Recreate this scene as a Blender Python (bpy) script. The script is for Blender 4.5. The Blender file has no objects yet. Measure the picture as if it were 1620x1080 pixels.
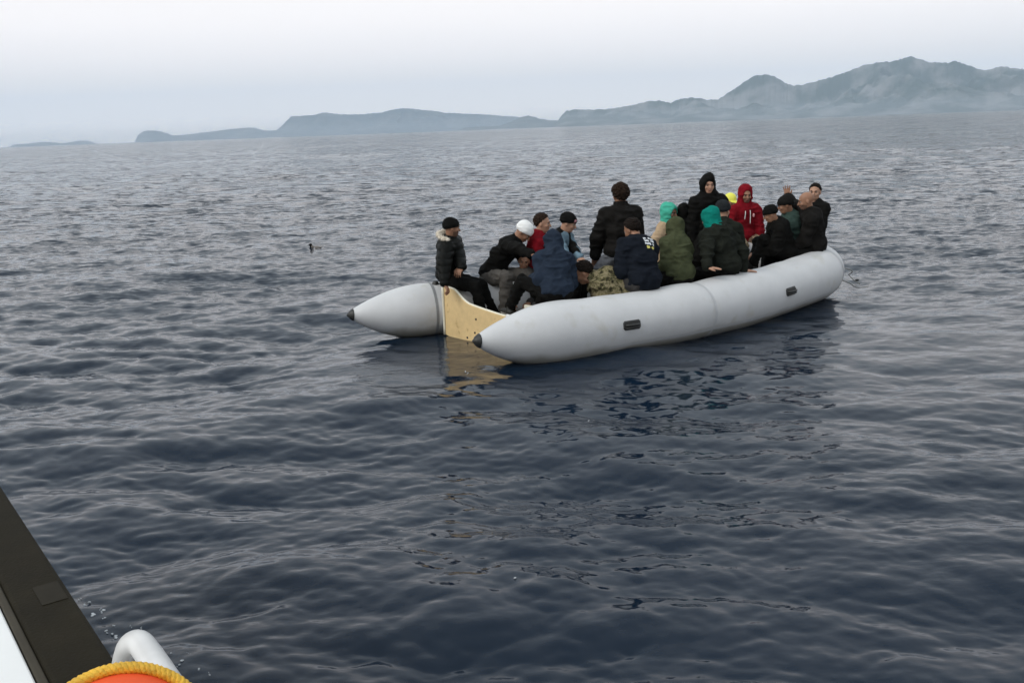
import bpy, math, random
import numpy as np
from math import sin, cos, pi, radians
S = bpy.context.scene
C = S.collection
rng = np.random.RandomState(7)
random.seed(7)

# ------------------------------------------------------------------ camera
F, CH = 1500.0, 2.5                       # focal length in px of a 1620 px wide frame, eye height
ROLL = math.atan(60 / 1620)
PITCH = math.atan(337 * cos(ROLL) / F)
fw = np.array([0, cos(PITCH), -sin(PITCH)])
rt0 = np.array([1.0, 0, 0]); up0 = np.cross(rt0, fw)
rt = cos(ROLL) * rt0 - sin(ROLL) * up0
upv = sin(ROLL) * rt0 + cos(ROLL) * up0
EYE = np.array([0, 0, CH])
def ray(px, py):
    return fw + rt * (px - 810) / F - upv * (py - 540) / F
def at(px, py, z=0.0):
    v = ray(px, py)
    return EYE + v * ((z - CH) / v[2])
cam = bpy.data.cameras.new('camera'); cam_o = bpy.data.objects.new('camera', cam); C.objects.link(cam_o)
cam.sensor_width = 36; cam.lens = F / 1620 * 36
cam.clip_start = 0.05; cam.clip_end = 80000
from mathutils import Matrix, Vector
M4 = Matrix(((rt[0], upv[0], -fw[0], EYE[0]), (rt[1], upv[1], -fw[1], EYE[1]), (rt[2], upv[2], -fw[2], EYE[2]), (0, 0, 0, 1)))
cam_o.matrix_world = M4
S.camera = cam_o

# ------------------------------------------------------------------ sky, sun, exposure
SUN_EL, SUN_AZ = 42, 242                  # degrees; azimuth from +Y clockwise (left of and behind the camera)
W = bpy.data.worlds.new('World'); S.world = W; W.use_nodes = True
nt = W.node_tree; nt.nodes.clear()
wout = nt.nodes.new('ShaderNodeOutputWorld'); bg = nt.nodes.new('ShaderNodeBackground')
sky = nt.nodes.new('ShaderNodeTexSky'); sky.sky_type = 'NISHITA'; sky.sun_disc = False
sky.sun_elevation = radians(SUN_EL); sky.sun_rotation = radians(SUN_AZ)
sky.air_density = 1.2; sky.dust_density = 4.0
geo = nt.nodes.new('ShaderNodeNewGeometry')
sep = nt.nodes.new('ShaderNodeSeparateXYZ'); nt.links.new(geo.outputs['Incoming'], sep.inputs[0])
neg = nt.nodes.new('ShaderNodeMath'); neg.operation = 'MULTIPLY'; neg.inputs[1].default_value = -1
nt.links.new(sep.outputs['Z'], neg.inputs[0])
ramp = nt.nodes.new('ShaderNodeValToRGB'); nt.links.new(neg.outputs[0], ramp.inputs[0])
cr = ramp.color_ramp; cr.interpolation = 'EASE'
cr.elements[0].position = 0.0; cr.elements[0].color = (1.30, 1.19, 1.10, 1)
cr.elements[1].position = 1.0; cr.elements[1].color = (0.55, 0.60, 0.64, 1)
e = cr.elements.new(0.10); e.color = (1.09, 1.02, 0.985, 1)
e = cr.elements.new(0.42); e.color = (0.615, 0.66, 0.69, 1)
e = cr.elements.new(0.20); e.color = (0.765, 0.74, 0.725, 1)
scl = nt.nodes.new('ShaderNodeVectorMath'); scl.operation = 'SCALE'; scl.inputs['Scale'].default_value = 14.2
nt.links.new(ramp.outputs[0], scl.inputs[0])
# faint broad cloud mottling in the overcast
tc = nt.nodes.new('ShaderNodeTexCoord'); mp = nt.nodes.new('ShaderNodeMapping'); mp.inputs['Scale'].default_value = (1, 1, 5)
nt.links.new(tc.outputs['Generated'], mp.inputs[0])
nz = nt.nodes.new('ShaderNodeTexNoise'); nz.inputs['Scale'].default_value = 2.2; nz.inputs['Detail'].default_value = 4
nt.links.new(mp.outputs[0], nz.inputs['Vector'])
mr = nt.nodes.new('ShaderNodeMapRange'); mr.inputs['To Min'].default_value = 0.955; mr.inputs['To Max'].default_value = 1.045
nt.links.new(nz.outputs[0], mr.inputs[0])
scl2 = nt.nodes.new('ShaderNodeVectorMath'); scl2.operation = 'SCALE'
nt.links.new(scl.outputs[0], scl2.inputs[0]); nt.links.new(mr.outputs[0], scl2.inputs['Scale'])
mx = nt.nodes.new('ShaderNodeMix'); mx.data_type = 'RGBA'; mx.inputs[0].default_value = 0.93
nt.links.new(sky.outputs[0], mx.inputs[6]); nt.links.new(scl2.outputs[0], mx.inputs[7])
nt.links.new(mx.outputs[2], bg.inputs[0]); bg.inputs[1].default_value = 0.1
nt.links.new(bg.outputs[0], wout.inputs[0])
sl = bpy.data.lights.new('sun', 'SUN'); sl.energy = 1.45; sl.angle = radians(25); sl.color = (1, 0.97, 0.92)
so = bpy.data.objects.new('sun', sl); C.objects.link(so)
az = radians(SUN_AZ); el = radians(SUN_EL)
dsun = Vector((sin(az) * cos(el), cos(az) * cos(el), sin(el)))
so.rotation_euler = dsun.to_track_quat('Z', 'Y').to_euler()
S.view_settings.view_transform = 'Standard'; S.view_settings.look = 'None'
S.view_settings.exposure = 0.0; S.view_settings.gamma = 1; S.view_settings.use_curve_mapping = False
S.render.engine = 'CYCLES'
S.cycles.use_denoising = True
S.cycles.max_bounces = 8; S.cycles.volume_bounces = 1

# ------------------------------------------------------------------ helpers
def mesh_np(name, V, Q, smooth=True):
    V = np.asarray(V, np.float32); Q = np.asarray(Q, np.int32)
    me = bpy.data.meshes.new(name); k = Q.shape[1]
    me.vertices.add(len(V)); me.vertices.foreach_set('co', V.ravel())
    me.loops.add(Q.size); me.loops.foreach_set('vertex_index', Q.ravel())
    me.polygons.add(len(Q)); me.polygons.foreach_set('loop_start', np.arange(0, Q.size, k, dtype=np.int32))
    me.update(calc_edges=True)
    me.polygons.foreach_set('use_smooth', np.full(len(Q), smooth, bool))
    me.update()
    return me
def link(name, me, m=None, parent=None):
    o = bpy.data.objects.new(name, me); C.objects.link(o)
    me.name = name
    if m is not None and not len(me.materials): me.materials.append(m)
    if parent is not None: o.parent = parent
    return o
def empty(name, loc=(0, 0, 0), rz=0):
    o = bpy.data.objects.new(name, None); C.objects.link(o); o.location = loc; o.rotation_euler = (0, 0, rz)
    o.empty_display_size = 0.2
    return o
def tag(o, label=None, cat=None, group=None, kind=None):
    if label: o['label'] = label
    if cat: o['category'] = cat
    if group: o['group'] = group
    if kind: o['kind'] = kind
    return o
class MB:
    def __init__(s): s.v = []; s.f = []; s.mi = []
    def add(s, V, Fs, mi=0):
        b = len(s.v); s.v += [tuple(map(float, p)) for p in V]; s.f += [tuple(i + b for i in f) for f in Fs]; s.mi += [mi] * len(Fs)
    def tube(s, P, R, n=10, cap=True, mi=0):
        P = np.asarray(P, float); R = np.broadcast_to(np.asarray(R, float), (len(P),))
        T = np.gradient(P, axis=0); T /= np.linalg.norm(T, axis=1)[:, None] + 1e-12
        ref = np.array([0, 0, 1.0]) if abs(T[0][2]) < 0.9 else np.array([1.0, 0, 0])
        a = np.cross(T[0], ref); a /= np.linalg.norm(a)
        V = []
        for i in range(len(P)):
            a = a - T[i] * (a @ T[i]); a /= np.linalg.norm(a); b = np.cross(T[i], a)
            for j in range(n):
                t = 2 * pi * j / n; V.append(P[i] + R[i] * (a * cos(t) + b * sin(t)))
        Fs = [(i * n + j, i * n + (j + 1) % n, (i + 1) * n + (j + 1) % n, (i + 1) * n + j) for i in range(len(P) - 1) for j in range(n)]
        if cap:
            Fs.append(tuple(range(n))[::-1]); Fs.append(tuple((len(P) - 1) * n + j for j in range(n)))
        s.add(V, Fs, mi)
    def box(s, c, h, Rm=None, mi=0, bev=0.0):
        Rm = np.eye(3) if Rm is None else np.asarray(Rm)
        h = np.asarray(h, float); V = []
        if bev <= 0:
            for x in (-1, 1):
                for y in (-1, 1):
                    for z in (-1, 1): V.append(np.asarray(c) + Rm @ (h * (x, y, z)))
            s.add(V, [(0, 1, 3, 2), (4, 6, 7, 5), (0, 4, 5, 1), (2, 3, 7, 6), (0, 2, 6, 4), (1, 5, 7, 3)], mi)
        else:
            # octagonal outline in the local x-y plane with chamfered rims
            def loop(k, z):
                hx, hy = h[0] - k, h[1] - k; b = bev
                return [(hx, hy - b, z), (hx - b, hy, z), (-hx + b, hy, z), (-hx, hy - b, z), (-hx, -hy + b, z), (-hx + b, -hy, z), (hx - b, -hy, z), (hx, -hy + b, z)]
            L = loop(bev * .5, -h[2]) + loop(0, -h[2] + bev * .5) + loop(0, h[2] - bev * .5) + loop(bev * .5, h[2])
            V = [np.asarray(c) + Rm @ np.array(p) for p in L]
            Fs = [(r * 8 + j, r * 8 + (j + 1) % 8, r * 8 + 8 + (j + 1) % 8, r * 8 + 8 + j) for r in range(3) for j in range(8)]
            Fs += [tuple(range(8))[::-1], tuple(range(24, 32))]
            s.add(V, Fs, mi)
    def ell(s, c, r, n=10, m=7, Rm=None, mi=0):
        Rm = np.eye(3) if Rm is None else np.asarray(Rm); V = []
        for i in range(m + 1):
            a = pi * i / m
            for j in range(n):
                b = 2 * pi * j / n
                V.append(np.asarray(c) + Rm @ (np.asarray(r) * (sin(a) * cos(b), sin(a) * sin(b), cos(a))))
        Fs = [(i * n + j, (i + 1) * n + j, (i + 1) * n + (j + 1) % n, i * n + (j + 1) % n) for i in range(m) for j in range(n)]
        s.add(V, Fs, mi)
    def build(s, name, mats, parent=None, smooth=True):
        me = bpy.data.meshes.new(name); me.from_pydata(s.v, [], s.f); me.update()
        me.polygons.foreach_set('use_smooth', [smooth] * len(s.f))
        if not isinstance(mats, (list, tuple)): mats = [mats]
        for m in mats: me.materials.append(m)
        me.polygons.foreach_set('material_index', s.mi)
        return link(name, me, None, parent)
def crspline(P, n):
    P = np.asarray(P, float); Q = np.vstack([2 * P[0] - P[1], P, 2 * P[-1] - P[-2]]); out = []
    d = np.r_[0, np.cumsum(np.linalg.norm(np.diff(P, axis=0), axis=1))]
    for s in np.linspace(0, d[-1], n):
        i = min(np.searchsorted(d, s, side='right') - 1, len(P) - 2); t = (s - d[i]) / (d[i + 1] - d[i])
        p0, p1, p2, p3 = Q[i:i + 4]
        out.append(.5 * ((2 * p1) + (-p0 + p2) * t + (2 * p0 - 5 * p1 + 4 * p2 - p3) * t * t + (-p0 + 3 * p1 - 3 * p2 + p3) * t ** 3))
    return np.array(out)
# value noise on a lattice, vectorised
_L = np.random.RandomState(3).rand(32, 32, 32).astype(np.float32)
def vnoise(P):
    P = np.asarray(P, np.float32); i = np.floor(P).astype(int); f = P - i; f = f * f * (3 - 2 * f)
    r = 0
    for dx in (0, 1):
        for dy in (0, 1):
            for dz in (0, 1):
                w = (f[..., 0] if dx else 1 - f[..., 0]) * (f[..., 1] if dy else 1 - f[..., 1]) * (f[..., 2] if dz else 1 - f[..., 2])
                r = r + w * _L[(i[..., 0] + dx) % 32, (i[..., 1] + dy) % 32, (i[..., 2] + dz) % 32]
    return r
def fbm(P, o=4):
    P = np.asarray(P, np.float32); r = 0; a = .5
    for k in range(o): r = r + a * vnoise(P * 2 ** k + 7.3 * k); a *= .5
    return r / (1 - .5 ** o)

# ------------------------------------------------------------------ materials
def mat(name, col, rough=.8, vary=.15, nscale=12, bump=0.0, bscale=60, metallic=0, spec=.5, sheen=0, cols=None, wear=None):
    m = bpy.data.materials.new(name); m.use_nodes = True; t = m.node_tree; b = t.nodes['Principled BSDF']
    b.inputs['Roughness'].default_value = rough; b.inputs['Metallic'].default_value = metallic
    b.inputs['Specular IOR Level'].default_value = spec
    if sheen:
        b.inputs['Sheen Weight'].default_value = sheen; b.inputs['Sheen Roughness'].default_value = .6
    co = t.nodes.new('ShaderNodeTexCoord'); n = t.nodes.new('ShaderNodeTexNoise')
    n.inputs['Scale'].default_value = nscale; n.inputs['Detail'].default_value = 5; n.inputs['Roughness'].default_value = .6
    t.links.new(co.outputs['Object'], n.inputs['Vector'])
    r = t.nodes.new('ShaderNodeValToRGB'); t.links.new(n.outputs[0], r.inputs[0])
    if cols:
        r.color_ramp.interpolation = 'CONSTANT'
        r.color_ramp.elements[0].color = (*cols[0], 1); r.color_ramp.elements[0].position = 0
        r.color_ramp.elements[1].color = (*cols[-1], 1); r.color_ramp.elements[1].position = .60
        for i, cc in enumerate(cols[1:-1]):
            e = r.color_ramp.elements.new(.42 + .18 * i / max(1, len(cols) - 2)); e.color = (*cc, 1)
    else:
        r.color_ramp.elements[0].position = .3; r.color_ramp.elements[1].position = .7
        r.color_ramp.elements[0].color = (*[c * (1 - vary) for c in col], 1)
        r.color_ramp.elements[1].color = (*[min(1, c * (1 + vary)) for c in col], 1)
    t.links.new(r.outputs[0], b.inputs['Base Color'])
    if wear:
        n3 = t.nodes.new('ShaderNodeTexNoise'); n3.inputs['Scale'].default_value = wear[1]; n3.inputs['Detail'].default_value = 8
        t.links.new(co.outputs['Object'], n3.inputs['Vector'])
        r3 = t.nodes.new('ShaderNodeMapRange'); r3.inputs['From Min'].default_value = wear[2]; r3.inputs['From Max'].default_value = wear[2] + .12
        t.links.new(n3.outputs[0], r3.inputs[0])
        mm = t.nodes.new('ShaderNodeMix'); mm.data_type = 'RGBA'; t.links.new(r3.outputs[0], mm.inputs[0])
        t.links.new(r.outputs[0], mm.inputs[6]); mm.inputs[7].default_value = (*wear[0], 1)
        t.links.new(mm.outputs[2], b.inputs['Base Color'])
    if bump:
        n2 = t.nodes.new('ShaderNodeTexNoise'); n2.inputs['Scale'].default_value = bscale; n2.inputs['Detail'].default_value = 4
        t.links.new(co.outputs['Object'], n2.inputs['Vector'])
        bp = t.nodes.new('ShaderNodeBump'); bp.inputs['Strength'].default_value = 1; bp.inputs['Distance'].default_value = bump
        t.links.new(n2.outputs[0], bp.inputs['Height']); t.links.new(bp.outputs[0], b.inputs['Normal'])
    return m
def fabric(name, col, rough=.9, **k):
    k.setdefault('bump', .004); k.setdefault('bscale', 28); k.setdefault('vary', .22); k.setdefault('spec', .05)
    return mat(name, col, rough, **k)

# ------------------------------------------------------------------ the sea
def ocean_tile(L, N, lmin, lmax, wind, spread, rms, seed, pk=None):
    r = np.random.RandomState(seed)
    k1 = 2 * pi * np.fft.fftfreq(N, L / N); kx, ky = np.meshgrid(k1, k1, indexing='ij')
    k = np.hypot(kx, ky); k[0, 0] = 1
    lam = 2 * pi / k
    band = 1 / (1 + (lmin / lam) ** 8) / (1 + (lam / lmax) ** 8)
    ca = (kx * cos(wind) + ky * sin(wind)) / k
    D = (np.abs(ca) ** spread) * np.where(ca < 0, .25, 1) + .05
    A = np.sqrt(D * band / k ** 4) ; A[0, 0] = 0
    h = A * (r.randn(N, N) + 1j * r.randn(N, N))
    H = np.fft.ifft2(h).real
    f = rms / H.std(); h *= f
    dx = np.fft.ifft2(1j * kx / k * h).real; dy = np.fft.ifft2(1j * ky / k * h).real
    return (L, N, (np.fft.ifft2(h).real).astype(np.float32), dx.astype(np.float32), dy.astype(np.float32))
def sample(tile, X, Y):
    L, N = tile[:2]; u = (X / L * N) % N; v = (Y / L * N) % N
    i = np.floor(u).astype(int); j = np.floor(v).astype(int); fu = u - i; fv = v - j; i %= N; j %= N; i2 = (i + 1) % N; j2 = (j + 1) % N
    return [(a[i, j] * (1 - fu) * (1 - fv) + a[i2, j] * fu * (1 - fv) + a[i, j2] * (1 - fu) * fv + a[i2, j2] * fu * fv) for a in tile[2:]]
def sm(x, a, b):
    t = np.clip((x - a) / (b - a), 0, 1); return t * t * (3 - 2 * t)
WD = radians(252)                          # waves run mostly towards the camera
TILES = [ocean_tile(151.0, 256, 4, 22, WD + .25, 4, .040, 11),
         ocean_tile(37.3, 256, 1.0, 4.4, WD, 4.0, .0255, 12),
         ocean_tile(11.9, 256, .30, 1.15, WD - .15, 4.0, .0132, 13),
         ocean_tile(3.71, 256, .08, .30, WD - .1, 2.0, .0031, 14)]
def waves(X, Y, dr):
    Z = np.zeros_like(X); DX = np.zeros_like(X); DY = np.zeros_like(X)
    patch = .55 + .9 * fbm(np.stack([X / 5.5, Y / 9.0, X * 0 + 3], -1), 3) ** 1.4 * 1.6
    for n, (t, lo, hi) in enumerate(zip(TILES, (8, 1.4, .3, .09), (30, 5, 1.1, .3))):
        w = 1 - sm(dr, lo, hi)
        if n >= 2: w = w * patch
        if n >= 1: w = w * (1 - .55 * np.exp(-((X - 5.4) / 2.6) ** 2 - ((Y - 10.6) / 2.4) ** 2))   # slick in the dinghy's lee
        z, a, b = sample(t, X * .9 + .3 * Y + 5 * n, Y * .95 - .3 * X + 3 * n)
        Z += w * z; DX += w * a; DY += w * b
    return Z, DX, DY
def build_sea():
    A = np.r_[np.radians(np.linspace(-180, -36, 40))[:-1], np.radians(np.arange(-36, 36, .066)), np.radians(np.linspace(36, 180, 40))[:-1]]
    th = np.r_[np.linspace(80, 36, 14)[:-1], np.arange(36, .9, -.056)]
    R = CH / np.tan(np.radians(th))
    R = np.r_[R, np.geomspace(R[-1] * 1.03, 15500, 90)]
    rr, aa = np.meshgrid(R, A, indexing='ij')
    X = rr * np.sin(aa); Y = rr * np.cos(aa)
    dr = np.gradient(R)[:, None] + np.where(np.abs(aa) > radians(36.2), rr * .04, 0)
    Z, DX, DY = waves(X, Y, dr)
    # calmer inside the dinghy's footprint
    d = np.hypot((X - 1.4) * .8 + (Y - 12.2) * .6, 0)
    cx = (X - 1.3) * cos(radians(36)) + (Y - 12.0) * sin(radians(36)); cy = -(X - 1.3) * sin(radians(36)) + (Y - 12.0) * cos(radians(36))
    cal = 1 - .75 * (1 - sm(np.abs(cx), 3.2, 4.2)) * (1 - sm(np.abs(cy), .9, 1.4))
    V = np.stack([X - .9 * DX * cal, Y - .9 * DY * cal, Z * cal], -1).reshape(-1, 3)
    n, m = rr.shape
    i, j = np.meshgrid(np.arange(n - 1), np.arange(m), indexing='ij'); j2 = (j + 1) % m
    Q = np.stack([i * m + j, i * m + j2, (i + 1) * m + j2, (i + 1) * m + j], -1).reshape(-1, 4)[:, ::-1]
    me = mesh_np('sea', V, Q)
    m_ = bpy.data.materials.new('sea_water'); m_.use_nodes = True; t = m_.node_tree; b = t.nodes['Principled BSDF']
    b.inputs['Base Color'].default_value = (.003, .011, .0245, 1); b.inputs['IOR'].default_value = 1.333
    b.inputs['Roughness'].default_value = .085
    ge = t.nodes.new('ShaderNodeNewGeometry'); ln = t.nodes.new('ShaderNodeVectorMath'); ln.operation = 'LENGTH'
    t.links.new(ge.outputs['Position'], ln.inputs[0])
    def nz(scale, stretch, detail, rot):
        mp = t.nodes.new('ShaderNodeMapping'); mp.inputs['Rotation'].default_value = (0, 0, rot); mp.inputs['Scale'].default_value = (1, stretch, 1)
        t.links.new(ge.outputs['Position'], mp.inputs[0])
        q = t.nodes.new('ShaderNodeTexNoise'); q.inputs['Scale'].default_value = scale; q.inputs['Detail'].default_value = detail; q.inputs['Roughness'].default_value = .55
        t.links.new(mp.outputs[0], q.inputs[0]); return q.outputs[0]
    def mth(op, a, c):
        q = t.nodes.new('ShaderNodeMath'); q.operation = op
        for k, s_ in enumerate((a, c)):
            if isinstance(s_, (int, float)): q.inputs[k].default_value = s_
            else: t.links.new(s_, q.inputs[k])
        return q.outputs[0]
    def rng_(x, a, c, lo=0., hi=1.):
        q = t.nodes.new('ShaderNodeMapRange'); q.interpolation_type = 'SMOOTHSTEP'
        for k, s_ in zip(('From Min', 'From Max', 'To Min', 'To Max'), (a, c, lo, hi)): q.inputs[k].default_value = s_
        t.links.new(x, q.inputs[0]); return q.outputs[0]
    dist = ln.outputs['Value']
    patch = rng_(nz(.16, 1.6, 3, .3), .38, .62, .35, 1.25)
    gust = rng_(nz(.02, 2.5, 4, -.1), .35, .65, .75, 1.15)
    small = mth('MULTIPLY', mth('MULTIPLY', nz(9, 1.7, 2, .2), .0042), patch)
    hgt = mth('MULTIPLY', small, gust)
    bp = t.nodes.new('ShaderNodeBump'); bp.inputs['Strength'].default_value = 1; bp.inputs['Distance'].default_value = 1
    t.links.new(hgt, bp.inputs['Height'])
    def slopes(scale, stretch, rot, amp, d0, d1):
        mp = t.nodes.new('ShaderNodeMapping'); mp.inputs['Rotation'].default_value = (0, 0, rot); mp.inputs['Scale'].default_value = (1, stretch, 1)
        t.links.new(ge.outputs['Position'], mp.inputs[0])
        q = t.nodes.new('ShaderNodeTexNoise'); q.inputs['Scale'].default_value = scale; q.inputs['Detail'].default_value = 2
        t.links.new(mp.outputs[0], q.inputs[0])
        v = t.nodes.new('ShaderNodeVectorMath'); v.operation = 'SUBTRACT'; v.inputs[1].default_value = (.5, .5, .5); t.links.new(q.outputs['Color'], v.inputs[0])
        w = t.nodes.new('ShaderNodeVectorMath'); w.operation = 'MULTIPLY'; w.inputs[1].default_value = (amp * .7, amp, 0); t.links.new(v.outputs[0], w.inputs[0])
        x = t.nodes.new('ShaderNodeVectorMath'); x.operation = 'SCALE'; t.links.new(w.outputs[0], x.inputs[0])
        t.links.new(mth('MULTIPLY', rng_(dist, d0, d1), gust), x.inputs['Scale']); return x.outputs[0]
    def vadd(a, c):
        q = t.nodes.new('ShaderNodeVectorMath'); q.operation = 'ADD'; t.links.new(a, q.inputs[0]); t.links.new(c, q.inputs[1]); return q.outputs[0]
    nn = vadd(vadd(bp.outputs[0], slopes(1.3, 2.6, .12, 2.5, 10, 50)), vadd(slopes(.35, 3.0, .1, 1.5, 45, 180), slopes(4.5, 2.2, .2, 1.5, 6, 28)))
    q = t.nodes.new('ShaderNodeVectorMath'); q.operation = 'NORMALIZE'; t.links.new(nn, q.inputs[0])
    t.links.new(q.outputs[0], b.inputs['Normal'])
    tag(link('sea', me, m_), kind='structure')
build_sea()

# ------------------------------------------------------------------ far hills
def hill_mat(name, c1, c2, sc):
    m = mat(name, c1, .95, spec=.1, nscale=sc)
    t = m.node_tree; r = [n for n in t.nodes if n.type == 'VALTORGB'][0]
    r.color_ramp.elements[0].color = (*c1, 1); r.color_ramp.elements[1].color = (*c2, 1)
    r.color_ramp.elements[0].position = .45; r.color_ramp.elements[1].position = .62
    return m
def hills(name, prof, d0, d1, m, seed, nu=420, nv=60, gully=.35, front=.0, freq=1.0):
    P = np.array(prof, float)
    px = np.linspace(P[0, 0], P[-1, 0], nu)
    hor = 233 - px * 60 / 1620
    elev = np.maximum(hor - np.interp(px, P[:, 0], P[:, 1]), 0)            # px above the horizon
    v = np.array([ray(x, y) for x, y in zip(px, hor)])
    azd = np.arctan2(v[:, 0], v[:, 1])
    tv = np.linspace(0, 1, nv)
    ridge = .55
    Hh = elev / F * 1.0 * (d0 + (d1 - d0) * ridge)
    r_ = (d0 + (d1 - d0) * tv)
    A, Rr = np.meshgrid(azd, r_, indexing='ij'); T = np.meshgrid(azd, tv, indexing='ij')[1]
    X = Rr * np.sin(A); Y = Rr * np.cos(A)
    up_ = np.where(T < ridge, (T / ridge), np.maximum(0, 1 - (T - ridge) / (1 - ridge)))
    base = up_ ** .8
    q = np.stack([X / 900 * freq + seed, Y / 900 * freq, X * 0 + seed * 1.7], -1)
    rg = 1 - np.abs(2 * fbm(q, 5) - 1) * 3.2
    w = 1 - np.exp(-((T - ridge) / .07) ** 2)                                # leave the crest itself on the profile
    shape = base * (1 - gully * w * (1 - np.clip(rg, 0, 1)))
    jag = (fbm(np.stack([azd * 520 * freq, azd * 0 + seed, azd * 0], -1), 4) - .5)
    Hh = np.maximum(Hh + jag * np.minimum(Hh, 75) * .30, 0)
    Z = Hh[:, None] * shape - 6 + 6 * np.minimum(1, shape * 8)
    Z = np.where(Hh[:, None] < 1, -6, Z)
    V = np.stack([X, Y, Z], -1).reshape(-1, 3)
    n, k = X.shape
    i, j = np.meshgrid(np.arange(n - 1), np.arange(k - 1), indexing='ij')
    Q = np.stack([i * k + j, (i + 1) * k + j, (i + 1) * k + j + 1, i * k + j + 1], -1).reshape(-1, 4)
    return tag(link(name, mesh_np(name, V, Q), m), kind='structure')
HM = hill_mat('hill_scrub_and_rock', (.055, .075, .05), (.24, .235, .215), .0036)
HM2 = hill_mat('hill_scrub', (.05, .07, .05), (.16, .16, .13), .004)
hills('island', [(14, 232.5), (22, 229), (45, 227.5), (62, 225), (80, 225), (100, 227), (125, 223), (140, 223), (158, 228.5)], 13800, 15100, HM2, 1.3, 160, 24)
hills('distant_hills', [(212, 226), (220, 214), (232, 208), (246, 208), (262, 211), (276, 215), (300, 213), (330, 210), (350, 207), (380, 204), (404, 203), (418, 207), (438, 207),
       (452, 196), (464, 186), (480, 185), (500, 184), (514, 180), (530, 182), (556, 183), (580, 182), (604, 180), (620, 176), (640, 173), (665, 175), (690, 177), (706, 180), (740, 181),
       (770, 182), (790, 184), (815, 185), (840, 190), (870, 192), (900, 194), (960, 196), (1000, 198)], 12900, 15200, HM2, 4.1, 600, 70, .8, freq=1.5)
hills('low_headland', [(725, 206), (735, 202), (760, 200), (790, 199), (808, 193), (822, 187), (836, 183), (850, 187), (866, 190), (885, 191), (900, 195), (925, 199)], 9300, 10200, HM2, 6.6, 160, 30)
hills('coastal_hills', [(878, 201), (882, 193), (888, 184), (896, 177), (912, 174), (940, 175), (970, 173), (1000, 168), (1022, 163), (1042, 161), (1060, 165), (1078, 158), (1096, 157), (1118, 160),
       (1136, 160), (1150, 151), (1168, 140), (1184, 130), (1196, 125), (1212, 124), (1226, 128), (1240, 136), (1254, 140), (1270, 139), (1290, 134), (1312, 129), (1340, 120), (1362, 113),
       (1384, 109), (1408, 108), (1422, 104), (1434, 101), (1446, 104), (1462, 109), (1480, 110), (1494, 111), (1506, 108), (1520, 112), (1536, 117), (1552, 122), (1564, 119), (1580, 116), (1600, 119),
       (1640, 121), (1700, 130), (1760, 118), (1840, 128), (1920, 140), (2020, 150), (2120, 158)], 7600, 10400, HM, 2.2, 1100, 150, .72, freq=1.2)

# ------------------------------------------------------------------ haze: sea air, one closed box
def haze():
    mb = MB(); mb.box((0, 4000, 440), (17000, 14500, 441 + 5)); o = mb.build('haze', [], smooth=False)
    m = bpy.data.materials.new('haze'); m.use_nodes = True; t = m.node_tree; t.nodes.clear()
    ou = t.nodes.new('ShaderNodeOutputMaterial'); pv = t.nodes.new('ShaderNodeVolumePrincipled')
    pv.inputs['Color'].default_value = (.68, .83, 1, 1); pv.inputs['Density'].default_value = .85e-4; pv.inputs['Anisotropy'].default_value = .0
    t.links.new(pv.outputs[0], ou.inputs['Volume']); o.data.materials.clear(); o.data.materials.append(m)
    tag(o, kind='stuff', label='pale sea haze thinning the far coast', cat='haze')
haze()
def mist(r0, r1, a0, a1, top, dens):
    V = []; n = 40
    for a in np.radians(np.linspace(a0, a1, n)):
        for r_ in (r0, r1):
            for z in (-.9, top): V.append((r_ * sin(a), r_ * cos(a), z))
    Fs = [(0, 1, 3, 2), (4 * n - 4, 4 * n - 2, 4 * n - 1, 4 * n - 3)]
    for i in range(n - 1):
        b = 4 * i; Fs += [(b, b + 4, b + 5, b + 1), (b + 2, b + 3, b + 7, b + 6), (b + 1, b + 5, b + 7, b + 3), (b, b + 2, b + 6, b + 4)]
    mb = MB(); mb.add(V, Fs); o = mb.build('mist', [], smooth=False)
    m = bpy.data.materials.new('mist'); m.use_nodes = True; t = m.node_tree; t.nodes.clear()
    ou = t.nodes.new('ShaderNodeOutputMaterial'); pv = t.nodes.new('ShaderNodeVolumePrincipled')
    pv.inputs['Color'].default_value = (.86, .93, 1, 1); pv.inputs['Density'].default_value = dens
    t.links.new(pv.outputs[0], ou.inputs['Volume']); o.data.materials.clear(); o.data.materials.append(m); tag(o, kind='stuff')
mist(3800, 7750, -36, 42, 80, .75e-4)
mist(8000, 12950, -36, 4.2, 90, .3e-4)

# ------------------------------------------------------------------ the inflatable boat
ZC, RT = .275, .347
tube_mat = mat('grey_rubberised_fabric', (.60, .60, .60), .42, vary=.05, nscale=3, bump=.003, bscale=3.5, wear=((.54, .53, .50), 4, .60))
_t = tube_mat.node_tree; _b = _t.nodes['Principled BSDF']; _src = _b.inputs['Base Color'].links[0].from_socket
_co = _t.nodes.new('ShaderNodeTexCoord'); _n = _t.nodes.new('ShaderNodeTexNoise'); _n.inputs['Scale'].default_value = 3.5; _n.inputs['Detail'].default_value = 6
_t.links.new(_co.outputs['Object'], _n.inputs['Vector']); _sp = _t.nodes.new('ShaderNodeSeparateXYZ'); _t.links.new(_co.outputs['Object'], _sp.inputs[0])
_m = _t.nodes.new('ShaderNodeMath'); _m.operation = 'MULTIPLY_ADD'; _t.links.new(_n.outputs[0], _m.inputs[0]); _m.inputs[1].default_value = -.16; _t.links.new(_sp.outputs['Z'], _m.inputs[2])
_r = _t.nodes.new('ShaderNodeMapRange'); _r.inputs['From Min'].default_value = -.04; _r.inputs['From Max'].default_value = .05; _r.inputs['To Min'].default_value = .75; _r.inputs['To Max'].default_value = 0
_t.links.new(_m.outputs[0], _r.inputs[0]); _x = _t.nodes.new('ShaderNodeMix'); _x.data_type = 'RGBA'; _t.links.new(_r.outputs[0], _x.inputs[0]); _t.links.new(_src, _x.inputs[6])
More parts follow.
